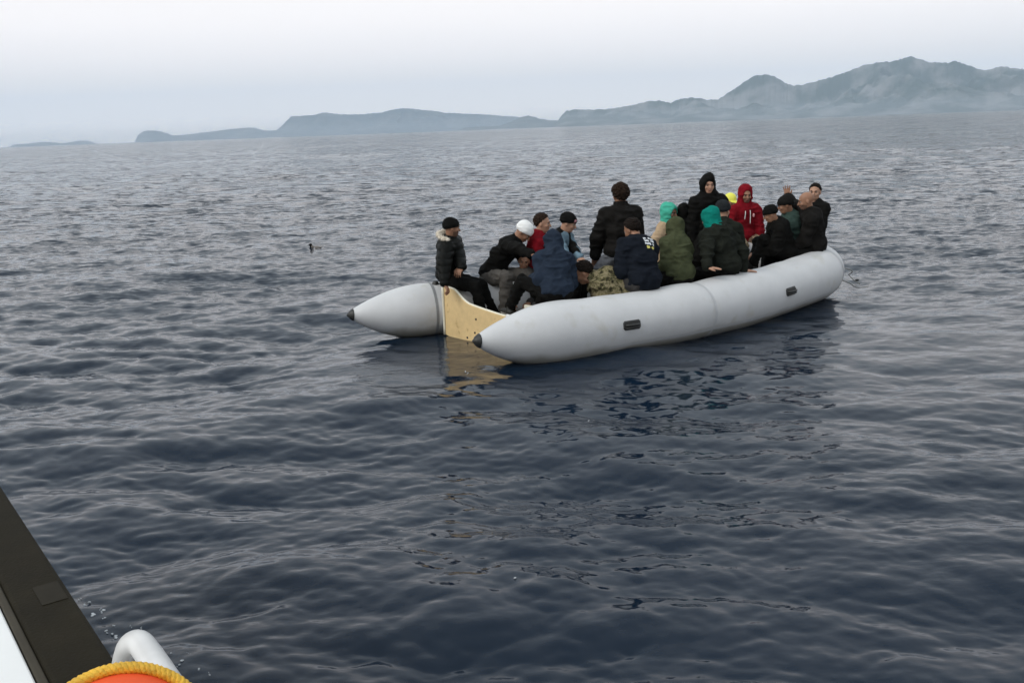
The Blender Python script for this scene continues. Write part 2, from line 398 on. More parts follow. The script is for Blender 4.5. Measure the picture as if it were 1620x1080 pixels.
_x.inputs[7].default_value = (.27, .255, .21, 1); _t.links.new(_x.outputs[2], _b.inputs['Base Color'])
seam_mat = mat('dark_grey_glued_strip', (.24, .245, .25), .55, vary=.1)
seam_light = mat('pale_grey_glued_strip', (.52, .525, .53), .5, vary=.06)
black_rub = mat('black_rubber', (.022, .022, .02), .5, vary=.3, nscale=30, bump=.002)
ply_mat = mat('varnished_yellow_plywood', (.76, .55, .27), .55, vary=.10, nscale=7, bump=.001, wear=((.42, .25, .09), 9, .62))
trim_mat = mat('cream_edge_trim', (.80, .76, .62), .5, vary=.06)
white_trim = mat('white_edge_trim', (.85, .85, .83), .45, vary=.05)
floor_mat = mat('wet_dark_plywood_floor', (.12, .10, .075), .4, vary=.35, nscale=6)
rope_mat = mat('weathered_grey_rope', (.24, .235, .21), .9, vary=.2, nscale=40, bump=.003, bscale=150)
near_pts = [(-.40, 9.84, .31), (.05, 10.06, ZC), (.49, 10.28, ZC), (1.38, 10.72, ZC), (2.25, 11.29, ZC), (3.18, 12.06, ZC + .005), (3.85, 12.72, ZC + .03), (4.28, 13.2, ZC + .04), (4.50, 13.70, ZC + .06)]
far_pts = [(-2.02, 11.60, .31), (-1.52, 11.80, ZC), (-.96, 12.0, ZC), (-.2, 12.24, ZC), (.6, 12.62, ZC), (1.4, 13.08, ZC), (2.15, 13.62, ZC + .01), (2.85, 14.18, ZC + .03), (3.45, 14.52, ZC + .04), (4.05, 14.45, ZC + .055), (4.42, 14.10, ZC + .065)]
HULL = crspline(near_pts + far_pts[::-1], 300)
HS = np.r_[0, np.cumsum(np.linalg.norm(np.diff(HULL, axis=0), axis=1))]; HLEN = HS[-1]
def hull_at(s):
    return np.array([np.interp(s, HS, HULL[:, k]) for k in range(3)])
def hull_frame(s):
    T = hull_at(min(s + .03, HLEN)) - hull_at(max(s - .03, 0)); T /= np.linalg.norm(T)
    out = np.cross(T, (0, 0, 1)); out /= np.linalg.norm(out)          # outboard on this run of the tube
    return T, out, np.cross(out, T)
def hull_r(s):
    e = min(s, HLEN - s); r = .03 + (RT - .03) * sin(pi / 2 * min(e / .98, 1)) ** .86
    for c in (3.0, 6.1, HLEN - 3.0): r -= .007 * math.exp(-((s - c) / .05) ** 2)
    r += .006 * sin(s * 2.3) + .004 * sin(s * 5.1 + 1)
    return r
def surf(s, phi, off=0.0):
    """point on the tube: phi = 0 outboard, pi/2 top"""
    T, o, u = hull_frame(s); r = hull_r(s) + off
    return hull_at(s) + r * (cos(phi) * o + sin(phi) * u)
def sag(s, phi):
    # seats press dents into the top of the tube
    return sum(-.014 * math.exp(-((s - c) / .17) ** 2) for c in (1.35, 2.35, 3.05, 3.75, 5.1)) * max(0, sin(phi)) ** 2
def swept(name, s0, s1, n, off, m, parent, k=56, caps=False, phis=None):
    ss = np.linspace(s0, s1, n); V = []
    full = phis is None
    ph = np.linspace(0, 2 * pi, k, endpoint=False) if full else np.linspace(phis[0], phis[1], k)
    for s_ in ss:
        for p in ph: V.append(surf(s_, p, off + sag(s_, p)))
    kk = k if full else k - 1
    Q = [(i * k + j, i * k + (j + 1) % k, (i + 1) * k + (j + 1) % k, (i + 1) * k + j) for i in range(n - 1) for j in range(kk)]
    me = mesh_np(name, V, np.array(Q)[:, ::-1])
    return link(name, me, m, parent)
boat = empty('inflatable_boat', (1.4, 12.0, 0), 0)
tag(boat, 'long grey inflatable dinghy crowded with people, pointed tube ends and yellow transom', 'inflatable boat')
BL = Matrix.Translation((-1.4, -12.0, 0))
def bchild(o):
    o.parent = boat; o.matrix_parent_inverse = BL; return o
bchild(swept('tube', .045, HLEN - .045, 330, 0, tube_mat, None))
for s0 in (.0, HLEN - .055):                                             # black end caps of the cones
    mb = MB(); ss = np.linspace(s0, s0 + .055, 7); far = s0 > 1
    P = [hull_at(s_) for s_ in ss]
    R = [hull_r(s_) + .006 for s_ in ss]
    T = hull_frame(.05 if not far else HLEN - .05)[0]
    if not far: P = [P[0] - T * .022] + P; R = [.012] + R; R[1] = .03
    else: P = P + [P[-1] + T * .022]; R = R + [.012]; R[-2] = .03
    mb.tube(P, R, 20); bchild(mb.build('cone_tip', black_rub))
for c, m_, w_ in ((HLEN - 1.07, seam_mat, .018), (3.0, seam_light, .02), (6.1, seam_light, .02), (HLEN - 3.0, seam_light, .02)):
    bchild(swept('seam_band', c - w_, c + w_, 5, .0035, m_, None))
bchild(swept('rubbing_strake', 1.5, 6.5, 120, .004, seam_light, None, k=5, phis=(-.62, -.5)))
def find_s(px, py, phi, near=True):
    best = None
    for s_ in np.linspace(.3, HLEN / 2, 900) if near else np.linspace(HLEN / 2, HLEN - .3, 900):
        q = surf(s_, phi) - EYE; k = q @ fw; x = 810 + F * (q @ rt) / k
        if best is None or abs(x - px) < best[0]: best = (abs(x - px), s_)
    return best[1]
def handle(s_, phi, name='grab_handle'):
    T, o, u = hull_frame(s_); n = cos(phi) * o + sin(phi) * u; b = np.cross(T, n); c = surf(s_, phi, .004)
    mb = MB(); Rm = np.stack([T, b, n], 1)
    mb.box(c, (.115, .052, .012), Rm, bev=.02); ob = bchild(mb.build(name, black_rub, smooth=False))
    mb = MB(); P = [c + T * x + n * z for x, z in ((-.09, 0), (-.08, .03), (-.05, .045), (.05, .045), (.08, .03), (.09, 0))]
    mb.tube(P, .014, 8)
    mb.tube([p + b * .028 for p in P], .008, 6)
    g = mb.build('grip', black_rub); g.parent = ob
    g.matrix_parent_inverse = Matrix()
for px, py in ((1000, 517), (1251, 442)): handle(find_s(px, py, .12), .14)
for s_ in (HLEN - 3.2, HLEN - 6.0): handle(s_, .14)
# inflation valves
def valve(s_, phi):
    c = surf(s_, phi, .0); T, o, u = hull_frame(s_); n = cos(phi) * o + sin(phi) * u
    mb = MB(); mb.tube([c - n * .01, c + n * .012, c + n * .014, c + n * .034, c + n * .038], [.045, .045, .034, .032, .02], 14)
    bchild(mb.build('valve', black_rub))
valve(HLEN - 1.13, 1.75); valve(HLEN / 2 - .55, 1.2)
# transom: curved plywood board between the tubes, with pale trim along its top edge
def transom():
    A = np.array([-.755, 11.60]); B = np.array([.33, 10.45]); d = (B - A) / np.linalg.norm(B - A); nrm = np.array([-d[1], d[0]])
    if nrm[0] > 0: nrm = -nrm                                           # facing aft
    Lw = np.linalg.norm(B - A); us = np.linspace(-.12, Lw + .10, 34); th = .045
    top = np.interp(us, [-.12, .0, .10, .20, .33, .55, .9, 1.2, 1.38, Lw + .1], [.60, .60, .585, .51, .44, .41, .37, .35, .36, .52])
    top = np.convolve(np.r_[top[0], top, top[-1]], [.2, .6, .2], 'valid')
    bot = np.interp(us, [-.12, .1, .4, .9, 1.6, Lw + .1], [.0, -.04, -.09, -.11, -.06, 0])
    V = []
    for off in (0, -th):
        for u_, a, b in zip(us, top, bot):
            for t in np.linspace(0, 1, 6):
                xy = A + d * u_ + nrm * (off + .02 * sin(pi * u_ / Lw)); V.append((xy[0], xy[1], b + (a - b) * t))
    n = len(us); k = 6; H_ = n * k; Q = []
    for i in range(n - 1):
        for j in range(k - 1):
            a = i * k + j; Q.append((a, a + 1, a + k + 1, a + k)); Q.append((H_ + a, H_ + a + k, H_ + a + k + 1, H_ + a + 1))
        Q.append((i * k + k - 1, H_ + i * k + k - 1, H_ + i * k + 2 * k - 1, i * k + 2 * k - 1))
    me = mesh_np('transom', V, Q, False); o = bchild(link('transom', me, ply_mat))
    P = [np.r_[A + d * u_ + nrm * (-th / 2 + .02 * sin(pi * u_ / Lw)), a + .004] for u_, a in zip(us, top)]
    mb = MB(); mb.tube(P[:22], .014, 8); t1 = mb.build('edge_trim', trim_mat); t1.parent = o
    mb = MB(); mb.tube([p + (0, 0, .002) for p in P[21:32]], .024, 8); t2 = mb.build('edge_trim', white_trim); t2.parent = o
    mb = MB(); mb.tube([np.r_[A + d * us[0] + nrm * .004, z_] for z_ in np.linspace(bot[0], top[0], 8)], .016, 8); t3 = mb.build('edge_trim', trim_mat); t3.parent = o
    for u_, z_ in ((.32, .02), (.47, .1), (.62, .06), (.5, .27)):           # bolt heads
        xy = A + d * u_ + nrm * (.02 * sin(pi * u_ / Lw)); mb = MB(); mb.tube([np.r_[xy, z_], np.r_[xy + nrm * .008, z_]], [.014, .011], 8)
        bl = mb.build('bolt', black_rub); bl.parent = o
    # second, rear board edge seen behind the near cone
    mb = MB(); c = at(846, 486, .46); mb.box(c - np.array([0, 0, .22]), (.17, .02, .235), np.stack([np.r_[d, 0], np.r_[nrm, 0], (0, 0, 1)], 1), bev=.015)
    bchild(mb.build('transom_knee', trim_mat, smooth=False))
    return A, d, nrm
TA, TD, TN = transom()
# floor boards
def floor():
    for k in range(7):
        t0, t1 = k / 7, (k + 1) / 7 - .008
        def pr(t):
            s_ = 1.5 + t * (6.35 - 1.5); p = hull_at(s_); q = hull_at(HLEN - s_); return p, q
        V = []
        for t in (t0, t1):
            p, q = pr(t)
            for w in (.17, .83):
                x = p * (1 - w) + q * w
                V += [(x[0], x[1], .085), (x[0], x[1], .115)]
        mb = MB(); mb.add(V, [(1, 3, 7, 5), (0, 4, 6, 2), (0, 1, 5, 4), (2, 6, 7, 3), (0, 2, 3, 1), (4, 5, 7, 6)])
        bchild(mb.build('floor_board', floor_mat, smooth=False))
floor()
# lines: a grab line round the bow and two tails trailing in the water
def line(pts, r=.008, name='rope', n=40):
    mb = MB(); P = crspline(pts, n); mb.tube(P, r * (1 + .12 * np.sin(np.arange(n) * 2.1)), 6); return bchild(mb.build(name, rope_mat))
sb = find_s(1292, 430, .3)
def arc(s0, s1, p0, p1, n=12, off=.009):
    return [surf(s0 + (s1 - s0) * t, p0 + (p1 - p0) * t, off) for t in np.linspace(0, 1, n)]
line(arc(sb - .42, sb + .34, 1.75, .0) + [at(1339, 446, .10), at(1350, 453, .025), at(1360, 455, .012), at(1374, 453, .012)], .007, n=80)
line(arc(sb + .40, sb + .72, 1.75, .55) + [at(1336, 424, .24), at(1343, 435, .10), at(1352, 444, .02), at(1360, 449, .012)], .007, n=80)
line(arc(sb - .42, sb + .40, 1.75, 1.75), .007, n=50)
mb = MB(); mb.ell(at(1356, 443, .03), (.035, .02, .018), 8, 6); bchild(mb.build('line_float', black_rub))
# a low wooden crate amidships that carries the people sitting high
fuel_red = mat('black_plastic_drum', (.03, .03, .032), .5)

# ------------------------------------------------------------------ implicit-surface modelling for figures
class Field:
    def __init__(s, lo, hi, h):
        s.lo = np.asarray(lo, np.float32) - 4 * h; s.h = h
        s.n = np.ceil((np.asarray(hi) + 4 * h - s.lo) / h).astype(int) + 1
        s.D = np.full(s.n, .3, np.float32)
    def region(s, lo, hi):
        a = np.maximum(np.floor((lo - s.lo) / s.h).astype(int), 0); b = np.minimum(np.ceil((hi - s.lo) / s.h).astype(int) + 1, s.n)
        if np.any(b <= a): return None, None
        g = [(s.lo[k] + s.h * np.arange(a[k], b[k])).astype(np.float32) for k in range(3)]
        P = np.stack(np.meshgrid(*g, indexing='ij'), -1)
        return (slice(a[0], b[0]), slice(a[1], b[1]), slice(a[2], b[2])), P
    def put(s, sl, d, k, sub=False):
        D = s.D[sl]
        if sub:
            d = -d
            h = np.maximum(k - np.abs(D - d), 0) / max(k, 1e-6); s.D[sl] = np.maximum(D, d) + h * h * k / 4
        else:
            h = np.maximum(k - np.abs(D - d), 0) / max(k, 1e-6); s.D[sl] = np.minimum(D, d) - h * h * k / 4
    def cone(s, a, b, ra, rb, k=.02, sub=False):
        a = np.asarray(a, np.float32); b = np.asarray(b, np.float32); m = max(ra, rb) + k + 3 * s.h
        sl, P = s.region(np.minimum(a, b) - m, np.maximum(a, b) + m)
        if sl is None: return
        ab = b - a; t = np.clip(((P - a) @ ab) / max(ab @ ab, 1e-9), 0, 1)
        d = np.linalg.norm(P - a - t[..., None] * ab, axis=-1) - (ra + (rb - ra) * t)
        s.put(sl, d, k, sub)
    def ell(s, c, r, Rm=None, k=.02, sub=False, clip=None):
        c = np.asarray(c, np.float32); r = np.asarray(r, np.float32); Rm = np.eye(3) if Rm is None else Rm
        m = r.max() + k + 3 * s.h
        sl, P = s.region(c - m, c + m)
        if sl is None: return
        q = (P - c) @ np.asarray(Rm, np.float32)
        k0 = np.linalg.norm(q / r, axis=-1) + 1e-6; k1 = np.linalg.norm(q / (r * r), axis=-1) + 1e-6
        d = k0 * (k0 - 1) / k1
        if clip:
            for n, o in clip:                                           # keep where q.n > o
                d = np.maximum(d, o - q @ np.asarray(n, np.float32))
        s.put(sl, d, k, sub)
    def mesh(s):
        D = s.D; neg = D < 0; n = np.array(D.shape)
        cnt = np.zeros(n - 1, np.uint8)
        for dx in (0, 1):
            for dy in (0, 1):
                for dz in (0, 1): cnt += neg[dx:n[0] - 1 + dx, dy:n[1] - 1 + dy, dz:n[2] - 1 + dz]
        act = np.argwhere((cnt > 0) & (cnt < 8))
        if not len(act): return np.zeros((0, 3)), np.zeros((0, 4), int)
        idx = np.full(n - 1, -1, np.int32); idx[act[:, 0], act[:, 1], act[:, 2]] = np.arange(len(act))
        cor = [(0, 0, 0), (1, 0, 0), (0, 1, 0), (1, 1, 0), (0, 0, 1), (1, 0, 1), (0, 1, 1), (1, 1, 1)]
        val = [D[act[:, 0] + c[0], act[:, 1] + c[1], act[:, 2] + c[2]] for c in cor]
        acc = np.zeros((len(act), 3)); w = np.zeros(len(act))
        for i, j in ((0, 1), (2, 3), (4, 5), (6, 7), (0, 2), (1, 3), (4, 6), (5, 7), (0, 4), (1, 5), (2, 6), (3, 7)):
            a, b = val[i], val[j]; x = (a < 0) != (b < 0); t = np.where(x, a / np.where(x, a - b, 1), 0)
            ci, cj = np.array(cor[i]), np.array(cor[j])
            acc += np.where(x[:, None], ci + t[:, None] * (cj - ci), 0); w += x
        V = s.lo + s.h * (act + acc / w[:, None]); Q = []
        for ax in range(3):
            sl0 = [slice(None)] * 3; sl1 = [slice(None)] * 3; sl0[ax] = slice(0, -1); sl1[ax] = slice(1, None)
            a, b = neg[tuple(sl0)], neg[tuple(sl1)]; e = np.argwhere(a != b)
            o1, o2 = [(1, 2), (2, 0), (0, 1)][ax]
            e = e[(e[:, o1] > 0) & (e[:, o2] > 0) & (e[:, o1] < n[o1] - 1) & (e[:, o2] < n[o2] - 1)]
            def at_(d1, d2):
                q = e.copy(); q[:, o1] -= d1; q[:, o2] -= d2; return idx[q[:, 0], q[:, 1], q[:, 2]]
            q = np.stack([at_(1, 1), at_(0, 1), at_(0, 0), at_(1, 0)], 1)
            fl = ~a[e[:, 0], e[:, 1], e[:, 2]]; q[fl] = q[fl][:, ::-1]; Q.append(q)
        return V, np.vstack(Q)
def vnormals(V, Q):
    n = np.cross(V[Q[:, 2]] - V[Q[:, 0]], V[Q[:, 3]] - V[Q[:, 1]]); N = np.zeros_like(V)
    for k in range(4):
        for c in range(3): N[:, c] += np.bincount(Q[:, k], n[:, c], len(V))
    return N / (np.linalg.norm(N, axis=1)[:, None] + 1e-12)
def relax(V, Q, it=1, f=.5):
    for _ in range(it):
        A = np.zeros_like(V); c = np.zeros(len(V))
        for k in range(4):
            a, b = Q[:, k], Q[:, (k + 1) % 4]
            for x in range(3): A[:, x] += np.bincount(a, V[b, x], len(V)) + np.bincount(b, V[a, x], len(V))
            c += np.bincount(a, minlength=len(V)) + np.bincount(b, minlength=len(V))
        V = V + f * (A / np.maximum(c, 1)[:, None] - V)
    return V
def nv(v): v = np.asarray(v, float); return v / (np.linalg.norm(v) + 1e-12)
def ik(a, c, l1, l2, hint):
    a, c = np.asarray(a, float), np.asarray(c, float); d = c - a; L = np.linalg.norm(d); d = d / L
    if L > (l1 + l2) * .995: c = a + d * (l1 + l2) * .995; L = (l1 + l2) * .995
    if L < abs(l1 - l2) + .05: L = abs(l1 - l2) + .05; c = a + d * L
    x = (l1 * l1 - l2 * l2 + L * L) / (2 * L); h = math.sqrt(max(l1 * l1 - x * x, 0))
    p = np.asarray(hint, float); p = nv(p - d * (p @ d)); return a + d * x + p * h, c
def rotm(yaw, pitch, roll=0):
    """columns: forward, left, up.  pitch > 0 looks down"""
    cy, sy, cp, sp_, c, s_ = cos(yaw), sin(yaw), cos(pitch), sin(pitch), cos(roll), sin(roll)
    f = np.array([cp * cy, cp * sy, -sp_]); l = np.array([-sy, cy, 0]); u = np.cross(f, l)
    return np.stack([f, c * l + s_ * u, -s_ * l + c * u], 1)
SKIN = {}
def skin(k):
    if k not in SKIN:
        col = dict(light=(.45, .25, .165), mid=(.32, .165, .10), dark=(.17, .085, .05))[k]
        SKIN[k] = [mat('skin_' + k, col, .5, vary=.10, nscale=25, spec=.35), mat('lips_' + k, [c * .72 for c in (col[0], col[1] * .8, col[2] * .85)], .45),
                   mat('stubble_' + k, [c * .42 for c in col], .7, vary=.2, nscale=60)]
    return SKIN[k]
hair_mat = mat('dark_brown_hair', (.011, .007, .005), .8, spec=.15, vary=.5, nscale=45, bump=.01, bscale=90)
brown_hair = mat('brown_hair', (.022, .012, .007), .8, spec=.15, vary=.5, nscale=45, bump=.01, bscale=90)
eye_w = mat('eye_white', (.30, .27, .24), .3, vary=0); eye_d = mat('eye_iris', (.012, .008, .006), .2, vary=0)
PPL = []
def person(label, head, seat, psi, lean=8, side=0, curl=15, hy=0, hp=5, hr=0, tw=0, armL=None, armR=None, legL=None, legR=None, skin_='mid', jacket=None, bag=.02,
           trousers=None, shoes=None, headwear=None, hwmat=None, hood_down=False, puff=0, hair='short', hairmat=None, beard=False, s=1.0, handsL=None, handsR=None,
           fine=False, jmats=None, paint=None, smat=None, gaze_extra=None, elbL=(-.5, .28, -.8), elbR=(-.5, -.28, -.8), kneeL=(.5, .25, 1), kneeR=(.5, -.25, 1), fold=.009, extra=None, tscale=1.0, base=None, sp=None):
    psi = radians(psi)
    def dr(a, sd=0): return nv((sin(radians(a)), sin(radians(sd)), cos(radians(a))))
    def spine(lean, side):
        P0 = np.array([0, 0, .11]); P1 = P0 + .17 * dr(lean * .5, side * .5); P2 = P1 + .17 * dr(lean, side); P3 = P2 + .17 * dr(lean + curl * .6, side)
        return P0, P1, P2, P3, P3 + .165 * nv(dr((lean + curl) * .7 + hp * .25, side))
    if sp is not None:                                                   # lean and stature that bring the head where it is, for a seat that is known
        base = at(sp[0], sp[1], seat); best = None
        for L_ in np.arange(lean - 16, lean + 17, 2):
            for D_ in np.arange(side - 14, side + 15, 2):
                for s_ in (s - .07, s - .035, s, s + .035, s + .07):
                    q = spine(L_, D_)[4] * s_; q = base + (q[0] * cos(psi) - q[1] * sin(psi), q[0] * sin(psi) + q[1] * cos(psi), q[2]) - EYE; k_ = q @ fw
                    er = math.hypot(810 + F * (q @ rt) / k_ - head[0], 540 - F * (q @ upv) / k_ - head[1])
                    c_ = er + abs(L_ - lean) * .10 + abs(D_ - side) * .14 + abs(s_ - s) * 45
                    if best is None or c_ < best[0]: best = (c_, L_, D_, s_, er)
        _, lean, side, s, er = best
        if er > 3: print('HEAD OFF', label[:40], best)
    P0, P1, P2, P3, HC = spine(lean, side)
    HR = rotm(radians(hy), radians(hp), radians(hr))
    cu = nv(P3 - P2); clat = nv(np.cross(cu, np.cross((0, 1, 0), cu)) ) if abs(cu[1]) < .99 else np.array([0, 1, 0])
    cf0 = nv(np.cross((0, 1, 0), cu)); clat = np.cross(cu, cf0)
    t = radians(tw); clat, cf = clat * cos(t) - cf0 * sin(t), cf0 * cos(t) + clat * sin(t)
    CR = np.stack([cf, clat, cu], 1)
    SL, SR = P3 - .070 * cu + .166 * clat + .02 * cf, P3 - .070 * cu - .166 * clat + .02 * cf
    HL, HRp = P0 + (0, .095, -.02), P0 + (0, -.095, -.02)
    armL = (.30, .17, .10) if armL is None else armL; armR = (.30, -.17, .10) if armR is None else armR
    legL = (.42, .13, -.42) if legL is None else legL; legR = (.42, -.13, -.42) if legR is None else legR
    cz, sz = cos(psi), sin(psi)
    if base is None:
        p = at(head[0], head[1], seat + HC[2] * s); hx, hy_ = HC[0] * s, HC[1] * s
        base = np.array([p[0] - (hx * cz - hy_ * sz), p[1] - (hx * sz + hy_ * cz), seat])
    def loc(t):
        if len(t) == 3: return t
        w = (at(*t[:3]) - base) / s; return (w[0] * cz + w[1] * sz, -w[0] * sz + w[1] * cz, w[2])
    armL, armR, legL, legR = loc(armL), loc(armR), loc(legL), loc(legR)
    EL, WL = ik(SL, armL, .285, .255, elbL); ER, WR = ik(SR, armR, .285, .255, elbR)
    KL, AL = ik(HL, legL, .43, .42, kneeL); KR, AR = ik(HRp, legR, .43, .42, kneeR)
    root = empty('person', base, psi); root.scale = (s, s, s)
    tag(root, label, 'person', 'people aboard the grey inflatable boat')
    PPL.append((label, base))
    allp = np.array([P0, P1, P2, P3, HC, SL, SR, EL, ER, WL, WR, KL, KR, AL, AR, HL, HRp]); lo = allp.min(0) - .24; hi = allp.max(0) + .24
    # ---- body: one continuous skin
    h = .0068 if fine else .009
    B = Field(lo, hi, h)
    B.ell((P0 + P1) / 2, (.10, .135, .15), k=.03); B.ell((P1 + P2) / 2, (.09, .125, .14), k=.05); B.ell((P2 + P3) / 2, (.10, .15, .13), CR, k=.05)
    B.cone(SL, SR, .05, .05, k=.04)
    for S_, E_, W_ in ((SL, EL, WL), (SR, ER, WR)):
        B.cone(S_, E_, .046, .038, k=.03); B.cone(E_, W_, .038, .025, k=.015)
    for H_, K_, A_ in ((HL, KL, AL), (HRp, KR, AR)):
        B.cone(H_, K_, .075, .05, k=.04); B.cone(K_, A_, .05, .034, k=.02)
        fd = nv(np.array([(K_ - A_)[0] * .0 + 1, (A_[1]) * .3, -.12])); B.cone(A_ + (-.02, 0, -.04), A_ + fd * .14 + (0, 0, -.05), .032, .026, k=.02)
    # hands
    def hand(W_, E_, hd, lr):
        d = nv(W_ - E_) if hd is None or hd.get('dir') is None else nv(hd['dir'])
        n = np.array([0, 0, -1.0]) if hd is None or hd.get('palm') is None else np.asarray(hd['palm'], float)
        n = nv(n - d * (n @ d)); sd = np.cross(n, d) * lr                # towards the thumb
        cur = radians(28 if hd is None else hd.get('curl', 28)); spr = .12 if hd is None else hd.get('spread', .12)
        Rm = np.stack([d, sd, n], 1)
        B.ell(W_ + d * .05, (.058, .042, .019), Rm, k=.012)
        for i, (o, L) in enumerate(((.031, .072), (.0105, .080), (-.0105, .075), (-.031, .060))):
            a = spr * (1.5 - i); fd_ = nv(d * cos(a) + sd * sin(a)); b0 = W_ + d * .088 + sd * o; 
            m1 = b0 + L * .48 * nv(fd_ * cos(cur * .5) + n * sin(cur * .5)); m2 = m1 + L * .52 * nv(fd_ * cos(cur * 1.6) + n * sin(cur * 1.6))
            B.cone(W_ + d * .05 + sd * o * .8, b0, .0125, .0115, k=.006); B.cone(b0, m1, .011, .0098, k=.003); B.cone(m1, m2, .0098, .0085, k=.003)
        b0 = W_ + d * .025 + sd * .026; m1 = b0 + nv(d * .75 + sd * .75 + n * .25) * .045; m2 = m1 + nv(d * .95 + sd * .3 + n * .3) * .038
        B.cone(b0, m1, .015, .0125, k=.008); B.cone(m1, m2, .0125, .0095, k=.003)
    hand(WL, EL, handsL, 1 if False else -1 if False else 1); hand(WR, ER, handsR, -1)
    # head and face
    def hc(p): return HC + HR @ np.asarray(p, float)
    B.cone(P3 - .03 * cu, hc((-.015, 0, -.045)), .058, .056, k=.03)
    B.ell(hc((-.014, 0, .03)), (.099, .078, .086), HR, k=.01)
    B.ell(hc((.018, 0, -.035)), (.076, .063, .083), HR, k=.03)
    B.ell(hc((.048, 0, -.088)), (.040, .040, .028), HR, k=.025)
    B.cone(hc((.084, -.030, .021)), hc((.084, .030, .021)), .012, .012, k=.012)
    for q in (-1, 1):
        B.ell(hc((.100, q * .033, .001)), (.016, .019, .012), HR, k=.010, sub=True)
        B.ell(hc((-.008, q * .079, -.012)), (.022, .010, .033), HR, k=.004)
        B.ell(hc((.066, q * .043, -.028)), (.022, .018, .02), HR, k=.015)
    B.cone(hc((.090, 0, .006)), hc((.112, 0, -.030)), .009, .0135, k=.010)
    B.ell(hc((.093, 0, -.058)), (.011, .024, .0105), HR, k=.006)
    V, Q = B.mesh(); V = relax(V, Q, 1, .35)
    me = mesh_np('body', V, Q)
    for m_ in skin(skin_): me.materials.append(m_)
    c = V[Q].mean(1); q = (c - HC) @ HR
    mi = np.zeros(len(Q), np.int32)
    if beard: mi[(q[:, 0] > .01) & (q[:, 2] < -.038 - .25 * np.maximum(.06 - q[:, 0], 0) + .0) & (q[:, 2] > -.13) & (np.linalg.norm(q, axis=1) < .16)] = 2
    mi[(q[:, 0] > .088) & (np.abs(q[:, 1]) < .025) & (np.abs(q[:, 2] + .058) < .010) & (q[:, 0] < .13)] = 1
    me.polygons.foreach_set('material_index', mi); link('body', me, None, root)
    for qd in (-1, 1):
        mb = MB(); mb.ell(hc((.077, qd * .033, .002)), (.0125, .0125, .0115), 10, 8, HR)
        ey = mb.build('eye', [eye_w, eye_d], root)
        ctr = hc((.077, qd * .033, .002))
        for pl in ey.data.polygons:
            qq = HR.T @ (np.array(pl.center) - ctr)
            if qq[0] > .008: pl.material_index = 1
        mb = MB(); mb.tube([hc((.098, qd * .014, .020)), hc((.097, qd * .032, .026)), hc((.082, qd * .052, .020))], [.004, .005, .003], 6); mb.build('eyebrow', hair_mat, root)
    def cloth(name, Fd, m_, amp, smooth=1, freq=9., mats=None, pnt=None, hpuff=0):
        V, Q = Fd.mesh()
        if not len(V): return None
        V = relax(V, Q, smooth, .5); N = vnormals(V, Q)
        w = np.stack([V[:, 0], V[:, 1], V[:, 2]], 1) + .045 * np.stack([fbm(V * 6 + 3, 2), fbm(V * 6 + 11, 2), fbm(V * 6 + 23, 2)], 1)
        sd_ = len(PPL) * 5.7
        r1 = 1 - np.abs(2 * vnoise(w * (freq, freq, freq * 1.9) + sd_) - 1); r2 = 1 - np.abs(2 * vnoise(w * (freq * 2.3, freq * 2.1, freq * 3.2) + sd_ + 9) - 1)
        dsp = amp * 1.75 * (1.35 * (r1 ** 1.5 - .45) + .55 * (r2 - .5))
        if hpuff: dsp = dsp * .5 + hpuff * (np.abs(np.sin(pi * (V[:, 2] + .04 * V[:, 0] + .006 * np.sin(V[:, 1] * 30)) / .082)) ** .55 - .6)
        V = V + N * dsp[:, None]
        V = relax(V, Q, 1, .3)
        me = mesh_np(name, V, Q)
        for k_ in (mats or [m_]): me.materials.append(k_)
        if pnt is not None:
            me.polygons.foreach_set('material_index', pnt(V[Q].mean(1), N[Q].mean(1)).astype(np.int32))
        return link(name, me, None, root)
    # ---- trousers
    if trousers is not None:
        T = Field(lo, hi, .0115); b = .014
        T.ell(P0, (.135, .168, .125), k=.03)
        for H_, K_, A_ in ((HL, KL, AL), (HRp, KR, AR)):
            T.cone(H_, K_, .088 + b, .064 + b, k=.035); T.cone(K_, A_ + (K_ - A_) * .06, .062 + b, .046 + b, k=.02)
        cloth('trousers', T, trousers, .009, 1, 10)
    if shoes is not None:
        for A_, K_ in ((AL, KL), (AR, KR)):
            X = Field(A_ - .25, A_ + .25, .009); fd = nv(np.array([1, A_[1] * .3, 0]))
            X.cone(A_ + (-.025, 0, -.05), A_ + fd * .06 + (0, 0, -.05), .042, .042, k=.02); X.cone(A_ + fd * .06 + (0, 0, -.052), A_ + fd * .165 + (0, 0, -.062), .044, .036, k=.02)
            X.cone(A_ + (-.01, 0, .03), A_ + (-.01, 0, -.04), .045, .045, k=.02)
            V, Q = X.mesh(); V[:, 2] = np.maximum(V[:, 2], A_[2] - .092); me = mesh_np('shoe', V, Q)
            for m_ in shoes: me.materials.append(m_)
            me.polygons.foreach_set('material_index', ((V[Q].mean(1)[:, 2] < A_[2] - .068)).astype(np.int32)); link('shoe', me, None, root)
    # ---- jacket or hoodie
    J = Field(lo, hi, .0105); b = bag
    J.ell(P0 + (0, 0, .035), (.125 + b, .165 + b, .12), k=.03, clip=[((0, 0, 1), -.075)])
    J.ell((P0 + P1) / 2 + .01 * cf, (.115 + b, .15 + b, .15), k=.06); J.ell((P1 + P2) / 2, (.112 + b, .150 + b, .15), k=.06); J.ell((P2 + P3) / 2, (.115 + b, .165 + b, .15), CR, k=.05)
    J.cone(P3 - .045 * cu, SL, .060 + b * .6, .062 + b * .6, k=.05); J.cone(P3 - .045 * cu, SR, .060 + b * .6, .062 + b * .6, k=.05)
    J.cone(P3 - .05 * cu, P3 + .022 * cu, .095 + b * .4, .066 + b * .3, k=.03)
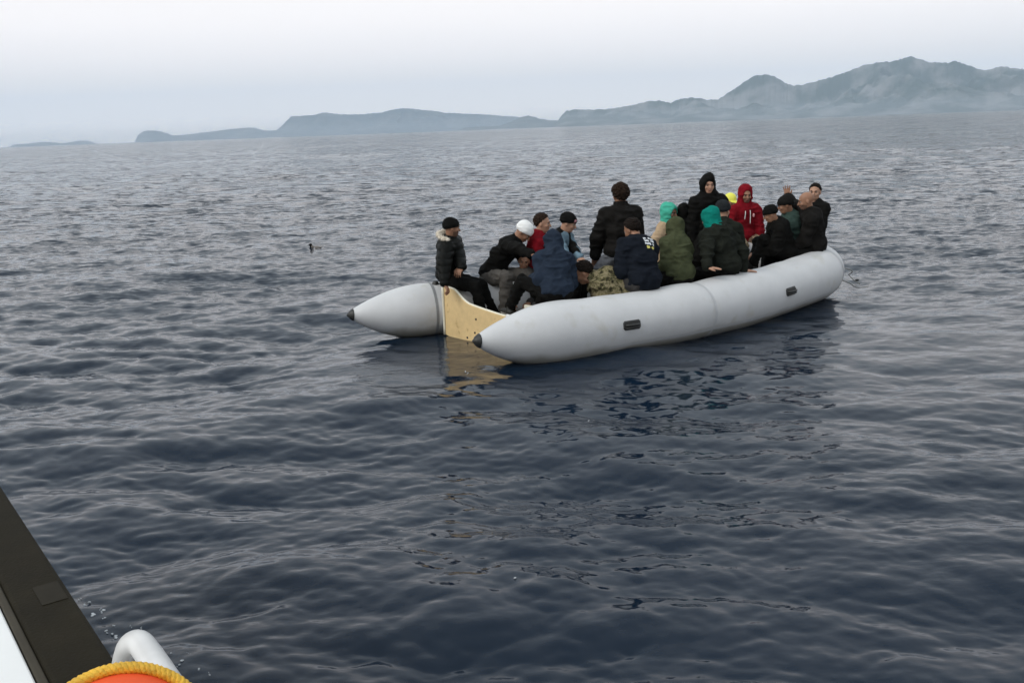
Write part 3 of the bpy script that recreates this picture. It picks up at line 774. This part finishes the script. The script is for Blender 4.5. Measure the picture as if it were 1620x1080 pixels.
    for S_, E_, W_ in ((SL, EL, WL), (SR, ER, WR)):
        J.cone(S_, E_, .058 + b, .050 + b, k=.03); J.cone(E_, W_ - (W_ - E_) * .04, .048 + b, .034 + b * .6, k=.015)
    if hood_down:
        J.ell(P3 - .075 * cf + .005 * cu, (.055, .105, .055), CR, k=.03); J.ell(P3 - .10 * cf - .05 * cu, (.04, .075, .07), CR, k=.03)
        J.cone(P3 + .09 * clat + .01 * cu, P3 + .05 * cf + .055 * clat - .02 * cu, .03, .024, k=.03); J.cone(P3 - .09 * clat + .01 * cu, P3 + .05 * cf - .055 * clat - .02 * cu, .03, .024, k=.03)
        J.ell(P3 + .03 * cf + .05 * cu, (.06, .05, .06), CR, k=.01, sub=True)
    if headwear == 'hood' and hwmat is None:
        _hood(J, hc, HR, P3, cu, cf)
    jk = cloth('jacket' if puff or jmats == 'jacket' else 'hoodie', J, jacket, fold, 1, 7.5, mats=paint[0] if paint else None, pnt=(lambda c_, n_: paint[1](c_, n_, dict(P3=P3, cf=cf, clat=clat, cu=cu, P0=P0, P2=P2, EL=EL, WL=WL, ER=ER, WR=WR, SL=SL, SR=SR))) if paint else None, hpuff=puff)
    # ---- headwear
    if headwear == 'hood' and hwmat is not None:
        X = Field(HC - .32, HC + .32, .0095); _hood(X, hc, HR, P3, cu, cf); cloth('hood', X, hwmat, .006, 1, 11)
    elif headwear == 'beanie':
        X = Field(HC - .2, HC + .2, .008)
        nrm = nv((-.30, 0, .95))
        X.ell(hc((-.014, 0, .040)), (.111, .091, .094), HR, k=.008, clip=[(nrm, -.030)])
        X.ell(hc((-.014, 0, .032)), (.117, .097, .086), HR, k=.008, clip=[(nrm, -.034), (-nrm, -.012)])
        cloth('beanie', X, hwmat, .003, 1, 14)
    elif headwear == 'cap':
        X = Field(HC - .25, HC + .25, .008); nrm = nv((-.1, 0, 1))
        X.ell(hc((-.012, 0, .034)), (.110, .090, .093), HR, k=.008, clip=[(nrm, -.02)])
        X.ell(hc((.115, 0, .022)), (.075, .068, .009), HR, k=.01)
        cloth('cap', X, hwmat, .001, 1, 14)
    if hair and headwear not in ('hood', 'beanie'):
        X = Field(HC - .2, HC + .2, .008); nrm = nv((-.72, 0, .69)); g = dict(short=.009, full=.022)[hair]
        if headwear != 'cap': X.ell(hc((-.014, 0, .032)), (.099 + g, .077 + g, .086 + g * 1.3), HR, k=.01, clip=[(nrm, -.012), ((0, 0, 1), -.085)])
        else: X.ell(hc((-.014, 0, .032)), (.099 + g, .077 + g, .086), HR, k=.01, clip=[(nrm, -.0), ((0, 0, 1), -.075), ((0, 0, -1), -.01)])
        cloth('hair', X, hairmat or hair_mat, .007 if hair == 'short' else .011, 0, 44)
    if extra: extra(dict(root=root, P0=P0, P1=P1, P2=P2, P3=P3, HC=HC, HR=HR, hc=hc, cf=cf, clat=clat, cu=cu, WL=WL, WR=WR, EL=EL, ER=ER, SL=SL, SR=SR, KL=KL, KR=KR, AL=AL, AR=AR))
    return root
def _hood(X, hc, HR, P3, cu, cf):
    X.ell(hc((-.022, 0, .022)), (.122, .104, .122), HR, k=.02); X.ell(hc((-.075, 0, .065)), (.07, .06, .065), HR, k=.05)
    X.cone(hc((-.02, 0, -.03)), P3 - .01 * cf, .098, .112, k=.04)
    X.ell(hc((.118, 0, -.018)), (.105, .066, .098), HR, k=.015, sub=True)

# ------------------------------------------------------------------ the people, bow of the photograph's left to right
def G(px, py, z): return (px, py, z, 1)      # a spot in the boat found from where it shows
blk = fabric('black_cotton', (.0085, .0082, .0075)); blk2 = fabric('washed_black_cotton', (.013, .012, .011)); puffm = mat('black_glossy_nylon', (.005, .0055, .0045), .55, spec=.10, vary=.25, nscale=14, bump=.004, bscale=22)
navy = fabric('navy_cotton', (.021, .030, .047)); dnavy = fabric('very_dark_navy_cotton', (.010, .0125, .018)); olive = fabric('olive_cotton', (.058, .066, .034)); dolive = fabric('dark_green_grey_wool', (.016, .018, .014))
red = fabric('crimson_cotton', (.19, .008, .014)); greyt = fabric('grey_twill', (.085, .078, .070)); dgrey = fabric('dark_grey_jersey', (.040, .038, .037)); white = mat('white_cotton', (.86, .86, .84), .8, vary=.03)
teal = fabric('teal_cotton', (.006, .19, .15), vary=.15); mint = fabric('mint_fleece', (.07, .42, .30), vary=.12); tan = fabric('tan_cotton', (.42, .30, .19)); sage = fabric('faded_dark_teal_cotton', (.040, .066, .056)); yellow = mat('bright_yellow_nylon', (.80, .78, .10), .6, vary=.05)
denim = fabric('light_blue_denim', (.14, .21, .26)); jeans = fabric('grey_jeans', (.16, .17, .19)); beige = fabric('beige_cotton', (.46, .33, .24))
camo = fabric('camouflage_twill', (.1, .1, .1), nscale=17, cols=[(.035, .03, .018), (.11, .10, .05), (.24, .20, .12), (.16, .14, .07)])
camo2 = fabric('brown_camouflage_twill', (.1, .1, .1), nscale=14, cols=[(.03, .02, .015), (.16, .10, .07), (.34, .27, .18), (.10, .09, .05)])
printm = mat('pale_print', (.72, .74, .76), .7, vary=.05); printy = mat('yellow_print', (.70, .62, .15), .7, vary=.05); solem = mat('white_sole', (.7, .69, .66), .6, vary=.08); pink = mat('pink_print', (.70, .35, .35), .7)
fur_w = mat('cream_fur', (.78, .70, .58), .9, vary=.2, nscale=30)
BS = (black_rub, black_rub); WS = (black_rub, solem)
SEAT = .56
def cord(k, pts, r=.006, m=None, name='drawstring'):
    mb = MB(); mb.tube(crspline(pts, 14), r, 6); mb.build(name, m or white, k['root'])
def fur(k):
    mb = MB(); r = np.random.RandomState(5)
    for i in range(900):
        a = r.uniform(-1.65, 1.65); c0 = k['P3'] + .035 * k['cu'] - k['cf'] * (.150 * cos(a) - .01) + k['clat'] * .155 * sin(a) + (0, 0, .015 * cos(a))
        rad = nv(r.randn(3) + nv(-k['cf'] * cos(a) + k['clat'] * sin(a)) * .8 + (0, 0, .5)); p = c0 + rad * r.uniform(.01, .032); q = p + nv(rad + r.randn(3) * .35 - np.array([0, 0, .2])) * r.uniform(.02, .042)
        t = nv(np.cross(rad, r.randn(3))) * .0055; t2 = nv(np.cross(rad, t)) * .0055
        mb.add([p + t, p - t * .5 + t2, p - t * .5 - t2, q], [(0, 1, 3), (1, 2, 3), (2, 0, 3)])
    for a in np.linspace(-1.6, 1.6, 9):
        c0 = k['P3'] + .035 * k['cu'] - k['cf'] * (.150 * cos(a) - .01) + k['clat'] * .155 * sin(a); mb.ell(c0, (.036, .036, .036), 8, 6)
    mb.build('fur_trim', fur_w, k['root'])
    mb = MB(); w = k['WR'] + (k['ER'] - k['WR']) * .12
    mb.tube([w - (k['ER'] - k['WR']) * .03, w + (k['ER'] - k['WR']) * .03], .042, 14); mb.build('wristband', mat('red_band', (.35, .03, .04), .6), k['root'])
    mb = MB(); mb.tube([w - (k['ER'] - k['WR']) * .012, w + (k['ER'] - k['WR']) * .012], .044, 14); mb.build('wristband_stripe', white, k['root'])
person('man in black puffer jacket with cream fur collar sitting apart by the yellow transom', (714, 360), SEAT + .02, -14, sp=(711, 451), lean=4, curl=14, hy=30, hp=8, s=1.03,
       armR=G(703, 462, .60), elbR=(-.5, -.5, -.2), handsR=dict(dir=(.45, -.25, -.8), palm=(-.6, 0, -.4), curl=45), armL=G(747, 476, .52), elbL=(-.2, .4, -.5), handsL=dict(dir=(-.35, -.75, -.6), palm=(-.1, .4, -.8), curl=40, spread=.2),
       legR=G(765, 503, .2), legL=G(782, 497, .2), kneeR=(1, -.2, .5), kneeL=(1, -.1, .5), jacket=puffm, bag=.045, puff=.012, trousers=blk, shoes=BS, headwear='beanie', hwmat=blk, beard=True, fine=True, jmats=None, fold=.006, extra=fur, skin_='mid')
person('man in black hoodie, white knit cap and grey trousers bent over a low-sitting person', (829, 366), SEAT - .04, -22, sp=(779, 450), lean=56, curl=6, hy=5, hp=48, s=1.0,
       armL=(.62, .22, .30), armR=G(851, 405, .98), elbR=(-.1, -.5, .3), legR=G(797, 494, .24), legL=G(812, 486, .24), jacket=blk, trousers=greyt, shoes=WS, headwear='beanie', hwmat=white, fold=.011)
def p6(c, n, k):
    q = c - k['P3']; return ((n @ k['cf'] > .15) & (q @ k['cf'] > .02) & (np.abs(q @ k['clat']) > .035)) | ((q @ k['clat'] < -.17) & (q @ k['cf'] > .02))
def p3x(k):
    mb = MB(); c = k['P2'] + .165 * k['cf'] - .03 * k['clat'] + .02 * k['cu']; mb.tube([c - .03 * k['clat'] - .01 * k['cu'], c, c + .028 * k['clat'] + .02 * k['cu']], [.005, .011, .005], 6); mb.build('print', white, k['root'])
person('low-sitting person in dark grey sweatshirt whose face peers out beneath the white-capped man', (829, 413), .12, -100, lean=4, curl=10, hy=8, hp=10, hr=-8, s=.90, skin_='mid',
       armL=(.34, .1, .22), armR=(.34, -.15, .2), legL=(.30, .2, .0), legR=(.34, -.15, .0), jacket=dgrey, trousers=blk, shoes=WS, extra=p3x)
person('bare-headed man in crimson hoodie with short brown hair, in profile beside the white cap', (858, 353), SEAT - .05, -8, lean=6, curl=16, hy=-4, hp=6, s=1.0, jacket=red, trousers=blk, shoes=BS, hood_down=True, hair='short', hairmat=brown_hair, skin_='light',
       extra=lambda k: cord(k, [k['P3'] + .12 * k['cf'] - .07 * k['clat'] - .05 * k['cu'], k['P3'] + .15 * k['cf'] - .08 * k['clat'] - .12 * k['cu'], k['P3'] + .155 * k['cf'] - .08 * k['clat'] - .2 * k['cu']], .01, pink, 'print'))
person('person in navy blue hoodie, hood up, back to the camera on the near tube', (877, 388), SEAT, 112, sp=(881, 475), lean=24, curl=24, hy=4, hp=28, s=1.04,
       armL=(.36, .14, .24), armR=(.36, -.10, .2), legL=G(806, 487, .42), kneeL=(.1, .1, 3), legR=G(838, 484, .3), kneeR=(.1, .1, 2), jacket=navy, bag=.034, trousers=blk, shoes=WS, headwear='hood', fold=.013, skin_='light')
person('man in light blue denim jacket and black beanie with a small red patch', (899, 352), SEAT - .02, -28, lean=14, curl=18, hy=16, hp=22, s=1.0, skin_='light',
       armL=G(930, 427, .74), armR=G(920, 434, .70), elbR=(-.2, -.7, -.4), legL=(.34, .05, -.30), legR=(.36, -.22, -.30), kneeL=(.4, .1, 1), kneeR=(.5, -.1, 1), jacket=denim, trousers=blk, shoes=BS, headwear='beanie', hwmat=blk, fine=True, paint=([blk, denim], p6),
       extra=lambda k: (lambda mb: (mb.box(k['hc']((.088, -.042, .055)), (.003, .022, .018), k['HR'] @ rotm(-.5, 0)), mb.build('patch', mat('red_white_patch', (.55, .25, .27), .7), k['root'])))(MB()))
person('person in camouflage jacket bent low between the navy hood and the printed sweatshirt', (923, 431), .26, 172, lean=56, curl=20, hp=30, s=1.08, armL=(.40, .06, .32), armR=(.38, -.06, .30), legL=(.36, .16, .0), legR=(.38, -.1, .0),
       jacket=camo, trousers=camo, shoes=BS, headwear=None, hair='short', bag=.06, fold=.015)
# tall one with the back to us
person('man in dark jacket with raised collar and tousled hair, back turned, tallest amidships', (981, 309), .74, 98, sp=(984, 414), lean=6, curl=8, hy=6, hp=6, s=1.1,
       armL=(.22, .27, .06), elbL=(-.3, .8, -.4), armR=(.30, -.16, .12), legL=(.10, .16, -.56), legR=(.12, -.10, -.56), jacket=fabric('charcoal_black_nylon', (.012, .011, .010), .8), bag=.045, trousers=jeans, shoes=BS, hair='full', hairmat=brown_hair, jmats='jacket', fold=.010,
       extra=lambda k: (lambda mb: (mb.tube([k['P3'] - .03 * k['cu'], k['P3'] + .095 * k['cu']], [.098, .084], 20, cap=False), mb.tube([k['P3'] + .095 * k['cu'], k['P3'] - .005 * k['cu']], [.077, .083], 20, cap=False), mb.build('collar', blk2, k['root'])))(MB()))
def p9(c, n, k):
    q = c - k['P3']; a = q @ k['clat']; u = q @ k['cu']; b = n @ k['cf']; mi = np.zeros(len(c))
    A = -a - .005; inside = (b < -.25) & (A > -.015) & (A < .125)
    rows = ((u < -.045) & (u > -.068)) | ((u < -.080) & (u > -.104)) | ((u < -.116) & (u > -.140))
    lett = (np.floor((A + .02) / .022).astype(int) + np.floor(u / .036).astype(int)) % 5 != 0
    mi[inside & rows & lett] = 1
    mi[inside & (u < -.155) & (u > -.185) & (((A > 0) & (A < .04)) | ((A > .07) & (A < .12)))] = 2
    return mi
person('man in dark navy sweatshirt with white and yellow print on its back, head bowed', (1000, 364), SEAT, 122, sp=(1020, 463), lean=20, curl=20, hy=12, hp=26, s=1.05, armL=(.38, .18, .08), armR=(.42, -.10, .1), legL=(.4, .2, -.36), jacket=dnavy, bag=.036, trousers=dgrey, shoes=BS, hair='short',
       paint=([dnavy, printm, printy], p9), fold=.013, skin_='mid')
def p10x(k):
    b = k['P3'] + .10 * k['cf'] + .09 * k['clat']
    cord(k, [k['P2'] + .10 * k['clat'] + .10 * k['cu'] + .09 * k['cf'], k['P2'] + .165 * k['clat'] + .05 * k['cu'] + .06 * k['cf'], k['P2'] + .175 * k['clat'] - .0 * k['cu'] + .06 * k['cf'], k['P2'] + .17 * k['clat'] - .05 * k['cu'] + .02 * k['cf'], k['P2'] + .19 * k['clat'] - .11 * k['cu'] + .01 * k['cf']], .007)
person('person in olive green hoodie, hood up, pale drawstring hanging at the side', (1066, 363), SEAT, 122, sp=(1077, 449), lean=14, curl=20, hy=6, hp=16, s=1.0, armL=(.34, .1, .16), armR=(.36, -.10, .14), jacket=olive, bag=.026, trousers=blk, shoes=BS, headwear='hood', fold=.012, extra=p10x)
person('person in mint green hood and tan jacket behind the olive hoodie', (1060, 337), SEAT - .08, -50, lean=4, curl=10, hy=4, hp=4, s=1.0, armL=(.32, .15, .2), armR=(.25, -.28, .22), elbR=(-.1, -.8, 0), jacket=tan, trousers=blk, shoes=BS, headwear='hood', hwmat=mint, skin_='dark')
person('person in plain black hood seen from behind, beside the mint hood', (1081, 338), SEAT - .1, 75, lean=6, curl=12, hp=8, s=1.0, jacket=blk, trousers=blk, shoes=BS, headwear='hood')
person('tall man in black hooded jacket facing the camera, highest head in the boat', (1121, 292), .84, -92, lean=4, curl=10, hy=2, hp=6, s=1.03, armL=(.12, .20, -.02), armR=(.12, -.22, -.02), legL=(.2, .12, -.58), legR=(.2, -.12, -.58), jacket=blk, bag=.03, trousers=blk, shoes=BS, headwear='hood', skin_='light', fold=.012)
person('person in slate grey beanie behind the teal hood, head just below the tall man', (1142, 323), SEAT - .08, 60, sp=(1144, 430), lean=6, curl=12, hy=-10, hp=8, s=1.0, jacket=dolive, trousers=blk, shoes=BS, headwear='beanie', hwmat=fabric('dark_slate_wool', (.022, .025, .027)), skin_='light')
person('person with teal hood in dark jacket, bare hands spread on the near tube', (1123, 346), SEAT + .02, 118, sp=(1148, 438), lean=10, side=8, curl=26, hy=8, hp=18, s=1.04, armL=G(1119, 443, .64), elbL=(-.5, .4, .2), armR=G(1177, 428, .64), elbR=(-.5, -.4, .2),
       handsL=dict(dir=(-.55, -.75, -.06), palm=(0, 0, -1), curl=6, spread=.18), handsR=dict(dir=(-.35, -.9, -.08), palm=(0, 0, -1), curl=6, spread=.18), jacket=dolive, bag=.034, trousers=blk, shoes=BS, headwear='hood', hwmat=teal, hood_down=True, fine=True, fold=.014, skin_='light')
person('small figure in bright yellow cap and beige trousers beside the crimson hood', (1155, 318), SEAT - .1, -72, sp=(1153, 397), lean=6, curl=10, hp=12, s=.98, legL=(.38, .30, -.34), legR=(.4, -.1, -.34), jacket=fabric('ochre_cotton', (.33, .17, .06)), trousers=beige, shoes=BS, headwear='cap', hwmat=yellow)
def p17x(k):
    for q in (-1, 1):
        b = k['P3'] + .035 * q * k['clat']
        cord(k, [b + .115 * k['cf'] - .03 * k['cu'], b + .152 * k['cf'] + .003 * q * k['clat'] - .07 * k['cu'], b + .162 * k['cf'] + .01 * q * k['clat'] - (.17 if q < 0 else .24) * k['cu']], .006)
    mb = MB(); c = k['P3'] + .158 * k['cf'] + .09 * k['clat'] - .115 * k['cu']; mb.ell(c, (.008, .016, .03), 8, 6); mb.build('chest_emblem', pink, k['root'])
person('person in crimson hood with white drawstrings and camouflage trousers, facing the camera', (1180, 308), SEAT + .03, -84, lean=3, curl=12, hy=-4, hp=8, s=1.02, armL=(.16, .26, .0), armR=(.14, -.3, .04), legL=(.40, .16, -.36), legR=(.42, -.08, -.36), jacket=red, bag=.024, trousers=camo2, shoes=BS, headwear='hood', beard=True, fine=True, extra=p17x, skin_='mid')
person('man in black beanie and black jacket hunched over his knees near the bow', (1221, 342), SEAT - .02, 174, sp=(1243, 411), lean=24, curl=20, hy=-6, hp=26, s=1.02, armL=(.42, .12, .12), armR=(.44, -.08, .12), legL=(.50, .08, -.05), legR=(.46, -.15, -.16), jacket=blk, bag=.034, trousers=blk, shoes=BS, headwear='beanie', hwmat=blk, fold=.012, jmats='jacket')
person('person in faded dark teal jacket and black hat beside the bald man', (1243, 325), SEAT - .02, 170, sp=(1262, 404), lean=18, curl=18, hp=18, s=1.03, jacket=sage, bag=.03, trousers=blk, shoes=BS, headwear='beanie', hwmat=blk2, fold=.012, jmats='jacket')
person('bald man in black jacket raising one open hand near the bow', (1275, 318), SEAT + .03, 168, sp=(1288, 403), lean=6, curl=16, hy=4, hp=12, s=1.02, armR=G(1244, 310, 1.385), elbR=(-.2, -.2, -1), handsR=dict(dir=(.1, .0, 1), palm=(.2, .9, 0), curl=8, spread=.16), armL=(.34, .1, .1), jacket=blk2, bag=.034, trousers=blk, shoes=BS, hair=None, beard=True, fine=True, fold=.012, skin_='mid')
person('dark-haired man looking at the camera over the bald man, rightmost in the boat', (1290, 302), SEAT + .06, -128, sp=(1284, 386), lean=2, curl=6, hy=8, hp=2, s=1.0, jacket=blk, trousers=blk, shoes=BS, hair='short', skin_='light', hood_down=True)

# ------------------------------------------------------------------ the vessel the photograph was taken from
ZG = 1.5
A1, A2 = at(0, 765, ZG), at(163, 1013, ZG); B1 = at(0, 940, ZG)
gd = nv(A2 - A1); gn = np.array([gd[1], -gd[0], 0.0]); gn = gn if gn @ (B1 - A1) > 0 else -gn       # inboard
gw = (B1 - A1) @ gn
vessel = empty('patrol_boat', (A2[0], A2[1], 0)); tag(vessel, 'white boat at the lower left with a dark gunwale strip, seen from on board', 'boat')
VL = Matrix.Translation((-A2[0], -A2[1], 0))
def vchild(o): o.parent = vessel; o.matrix_parent_inverse = VL; return o
dark_paint = mat('dark_brown_nonslip_paint', (.016, .013, .007), .8, vary=.25, nscale=9, bump=.0015, bscale=130, wear=((.028, .022, .013), 3.2, .60), spec=.12)
hullw = mat('white_gelcoat', (.82, .82, .80), .3, vary=.03, nscale=5, wear=((.70, .68, .62), 14, .70)); railm = mat('white_enamelled_pipe', (.80, .79, .77), .25, vary=.03, nscale=14, wear=((.62, .56, .48), 18, .69))
def prism(poly, z0, z1, name, m, bev=0.008):
    n = len(poly); c = np.mean(poly, axis=0); V = []
    for z, k in ((z0, 0), (z1 - bev, 0), (z1, bev)):
        for p in poly:
            q = np.array(p[:2]) - c[:2]; q = c[:2] + q * (1 - k / (np.linalg.norm(q) + 1e-6)); V.append((q[0], q[1], z))
    mb = MB(); mb.add(V, [tuple(r * n + j for j in ()) or (r * n + j, r * n + (j + 1) % n, (r + 1) * n + (j + 1) % n, (r + 1) * n + j) for r in range(2) for j in range(n)] + [tuple(range(2 * n, 3 * n)), tuple(range(n))[::-1]])
    return vchild(mb.build(name, m, smooth=False))
def strip_piece(u0, u1, k0, k1, z0, z1, name, m, seg=26, rnd=.010):
    us = np.linspace(u0, u1, seg); V = []
    prof = [(k0, z0), (k0, z1 - rnd), (k0 + rnd * .3, z1 - rnd * .3), (k0 + rnd, z1), (k1 - rnd, z1), (k1 - rnd * .3, z1 - rnd * .3), (k1, z1 - rnd), (k1, z0)]
    for u_ in us:
        for w_, z in prof:
            p = A1 + gd * u_ + gn * w_; V.append((p[0], p[1], z))
    n = len(prof); Q = [(i * n + j, i * n + (j + 1) % n, (i + 1) * n + (j + 1) % n, (i + 1) * n + j) for i in range(seg - 1) for j in range(n)]
    mb = MB(); mb.add(V, Q + [tuple(range(n)), tuple(range((seg - 1) * n, seg * n))[::-1]]); return vchild(mb.build(name, m, smooth=False))
ulen = (A2 - A1) @ gd
strip_piece(-2.6, ulen + 3.2, 0, gw - .012, ZG - .06, ZG, 'gunwale_strip', dark_paint)
strip_piece(-2.6, ulen + 3.2, gw - .011, gw + .006, ZG - .05, ZG - .006, 'edge_lip', mat('dull_brown_edge', (.045, .038, .026), .7, spec=.2), 12, .004)
strip_piece(-2.6, ulen + 3.2, gw + .008, gw + 4.2, ZG - .10, ZG - .012, 'deck', hullw, 12, .004)
strip_piece(-2.6, ulen + 3.2, .05, .09, -.6, ZG - .063, 'hull_side', hullw, 12, .004)
# patch let into the strip
strip_piece(ulen - .36, ulen - .25, .012, .066, ZG + .0004, ZG + .0016, 'worn_patch', mat('worn_brown_patch', (.019, .0155, .009), .8, vary=.2, nscale=20, spec=.2), 4, .0005)
def ad(px, py, d): v = nv(ray(px, py)); return EYE + v * d
mb = MB()
P = crspline([ad(187, 1090, 2.12), ad(192, 1064, 2.0), ad(199, 1034, 1.84), ad(207, 1019, 1.74), ad(220, 1016, 1.66), ad(235, 1034, 1.56), ad(262, 1078, 1.36), ad(300, 1140, 1.18), ad(390, 1290, .98)], 60)
mb.tube(P, .0195, 20); rl = vchild(mb.build('guard_rail', railm))
mb = MB(); mb.tube([P[0] - (0, 0, .012), P[0] + (0, 0, .003), P[0] + (0, 0, .010)], [.05, .048, .03], 18); f_ = mb.build('foot_flange', railm); f_.parent = rl
# orange ball buoy with a ring of yellow rope
bc = ad(190, 1204, 1.14)
buoy = empty('ball_buoy', bc); tag(buoy, 'orange ball buoy ringed by yellow rope beside the white guard rail', 'buoy')
orange = mat('orange_vinyl', (.85, .11, .035), .6, spec=.2, vary=.08, nscale=10); yrope = mat('yellow_polypropylene_rope', (.80, .46, .035), .55, vary=.25, nscale=60, bump=.002, bscale=300)
mb = MB(); mb.ell((0, 0, 0), (.0895, .0895, .0895), 40, 26); mb.build('ball', orange, buoy)
vn = nv(EYE - bc); e1 = nv(np.cross(vn, (0, 0, 1))); e2 = np.cross(e1, vn)
for k in range(3):
    T = np.linspace(0, 2 * pi, 220); P = []
    for t_ in T:
        rad = e1 * cos(t_) + e2 * sin(t_); a_ = t_ * 34 + k * 2 * pi / 3
        P.append(vn * .03 + rad * (.0895 + .0031 * cos(a_)) + vn * .0031 * sin(a_))
    mb = MB(); mb.tube(P, .0037, 7); mb.build('rope_strand', yrope, buoy)
# foam flecks by the side
mb = MB(); r = np.random.RandomState(9)
for px, py, w in [(133, 951, 1.3), (147, 967, 1.6), (158, 962, 1.2), (152, 958, .8), (163, 957, 1.6), (165, 973, 1), (141, 946, .7), (167, 991, 1.2), (181, 1000, 1.5), (176, 996, .7), (178, 984, .6), (250, 1015, .9), (272, 1029, .7), (273, 1040, .5), (290, 1054, .9), (316, 1068, .9),
              (125, 940, .5), (186, 1009, .7), (735, 592, 1.1), (738, 594, .7), (815, 921, .8), (930, 660, .6), (205, 985, .4), (222, 990, .4), (300, 1040, .4), (240, 1000, .5), (283, 1062, .5), (330, 1075, .5), (365, 1028, .4)]:
    for q in range(3):
        p = at(px + r.randn() * 1.6, py + r.randn() * 1.2, 0); X_ = np.array([[p[0]]]); z = waves(X_, np.array([[p[1]]]), np.array([[.02]]))[0][0, 0]
        mb.ell((p[0], p[1], z + .004), (0.0075 * w * r.uniform(.5, 1.2), .005 * w * r.uniform(.5, 1.2), .004), 7, 5, rotm(r.uniform(0, 3), 0))
tag(mb.build('foam_flecks', mat('sea_foam', (.6, .62, .63), .6)), kind='stuff')
# small dark-headed seabird sitting on the water
bp_ = at(498, 395, .02); sbird = empty('seabird', bp_, radians(185)); tag(sbird, 'small dark-headed grey seabird afloat on open water left of the dinghy', 'seabird')
mb = MB(); mb.ell((-.04, 0, .03), (.105, .05, .045), 14, 9); mb.ell((.05, 0, .055), (.04, .032, .05), 10, 8); mb.ell((-.15, 0, .05), (.05, .022, .012), 10, 6); mb.build('body', mat('grey_brown_plumage', (.16, .14, .12), .8, vary=.3), sbird)
mb = MB(); mb.ell((.085, 0, .115), (.036, .027, .029), 12, 8); mb.tube([(.075, 0, .05), (.085, 0, .10)], [.026, .022], 8); mb.build('head', blk, sbird)
mb = MB(); mb.tube([(.115, 0, .115), (.155, 0, .108)], [.009, .003], 6); mb.build('beak', black_rub, sbird)
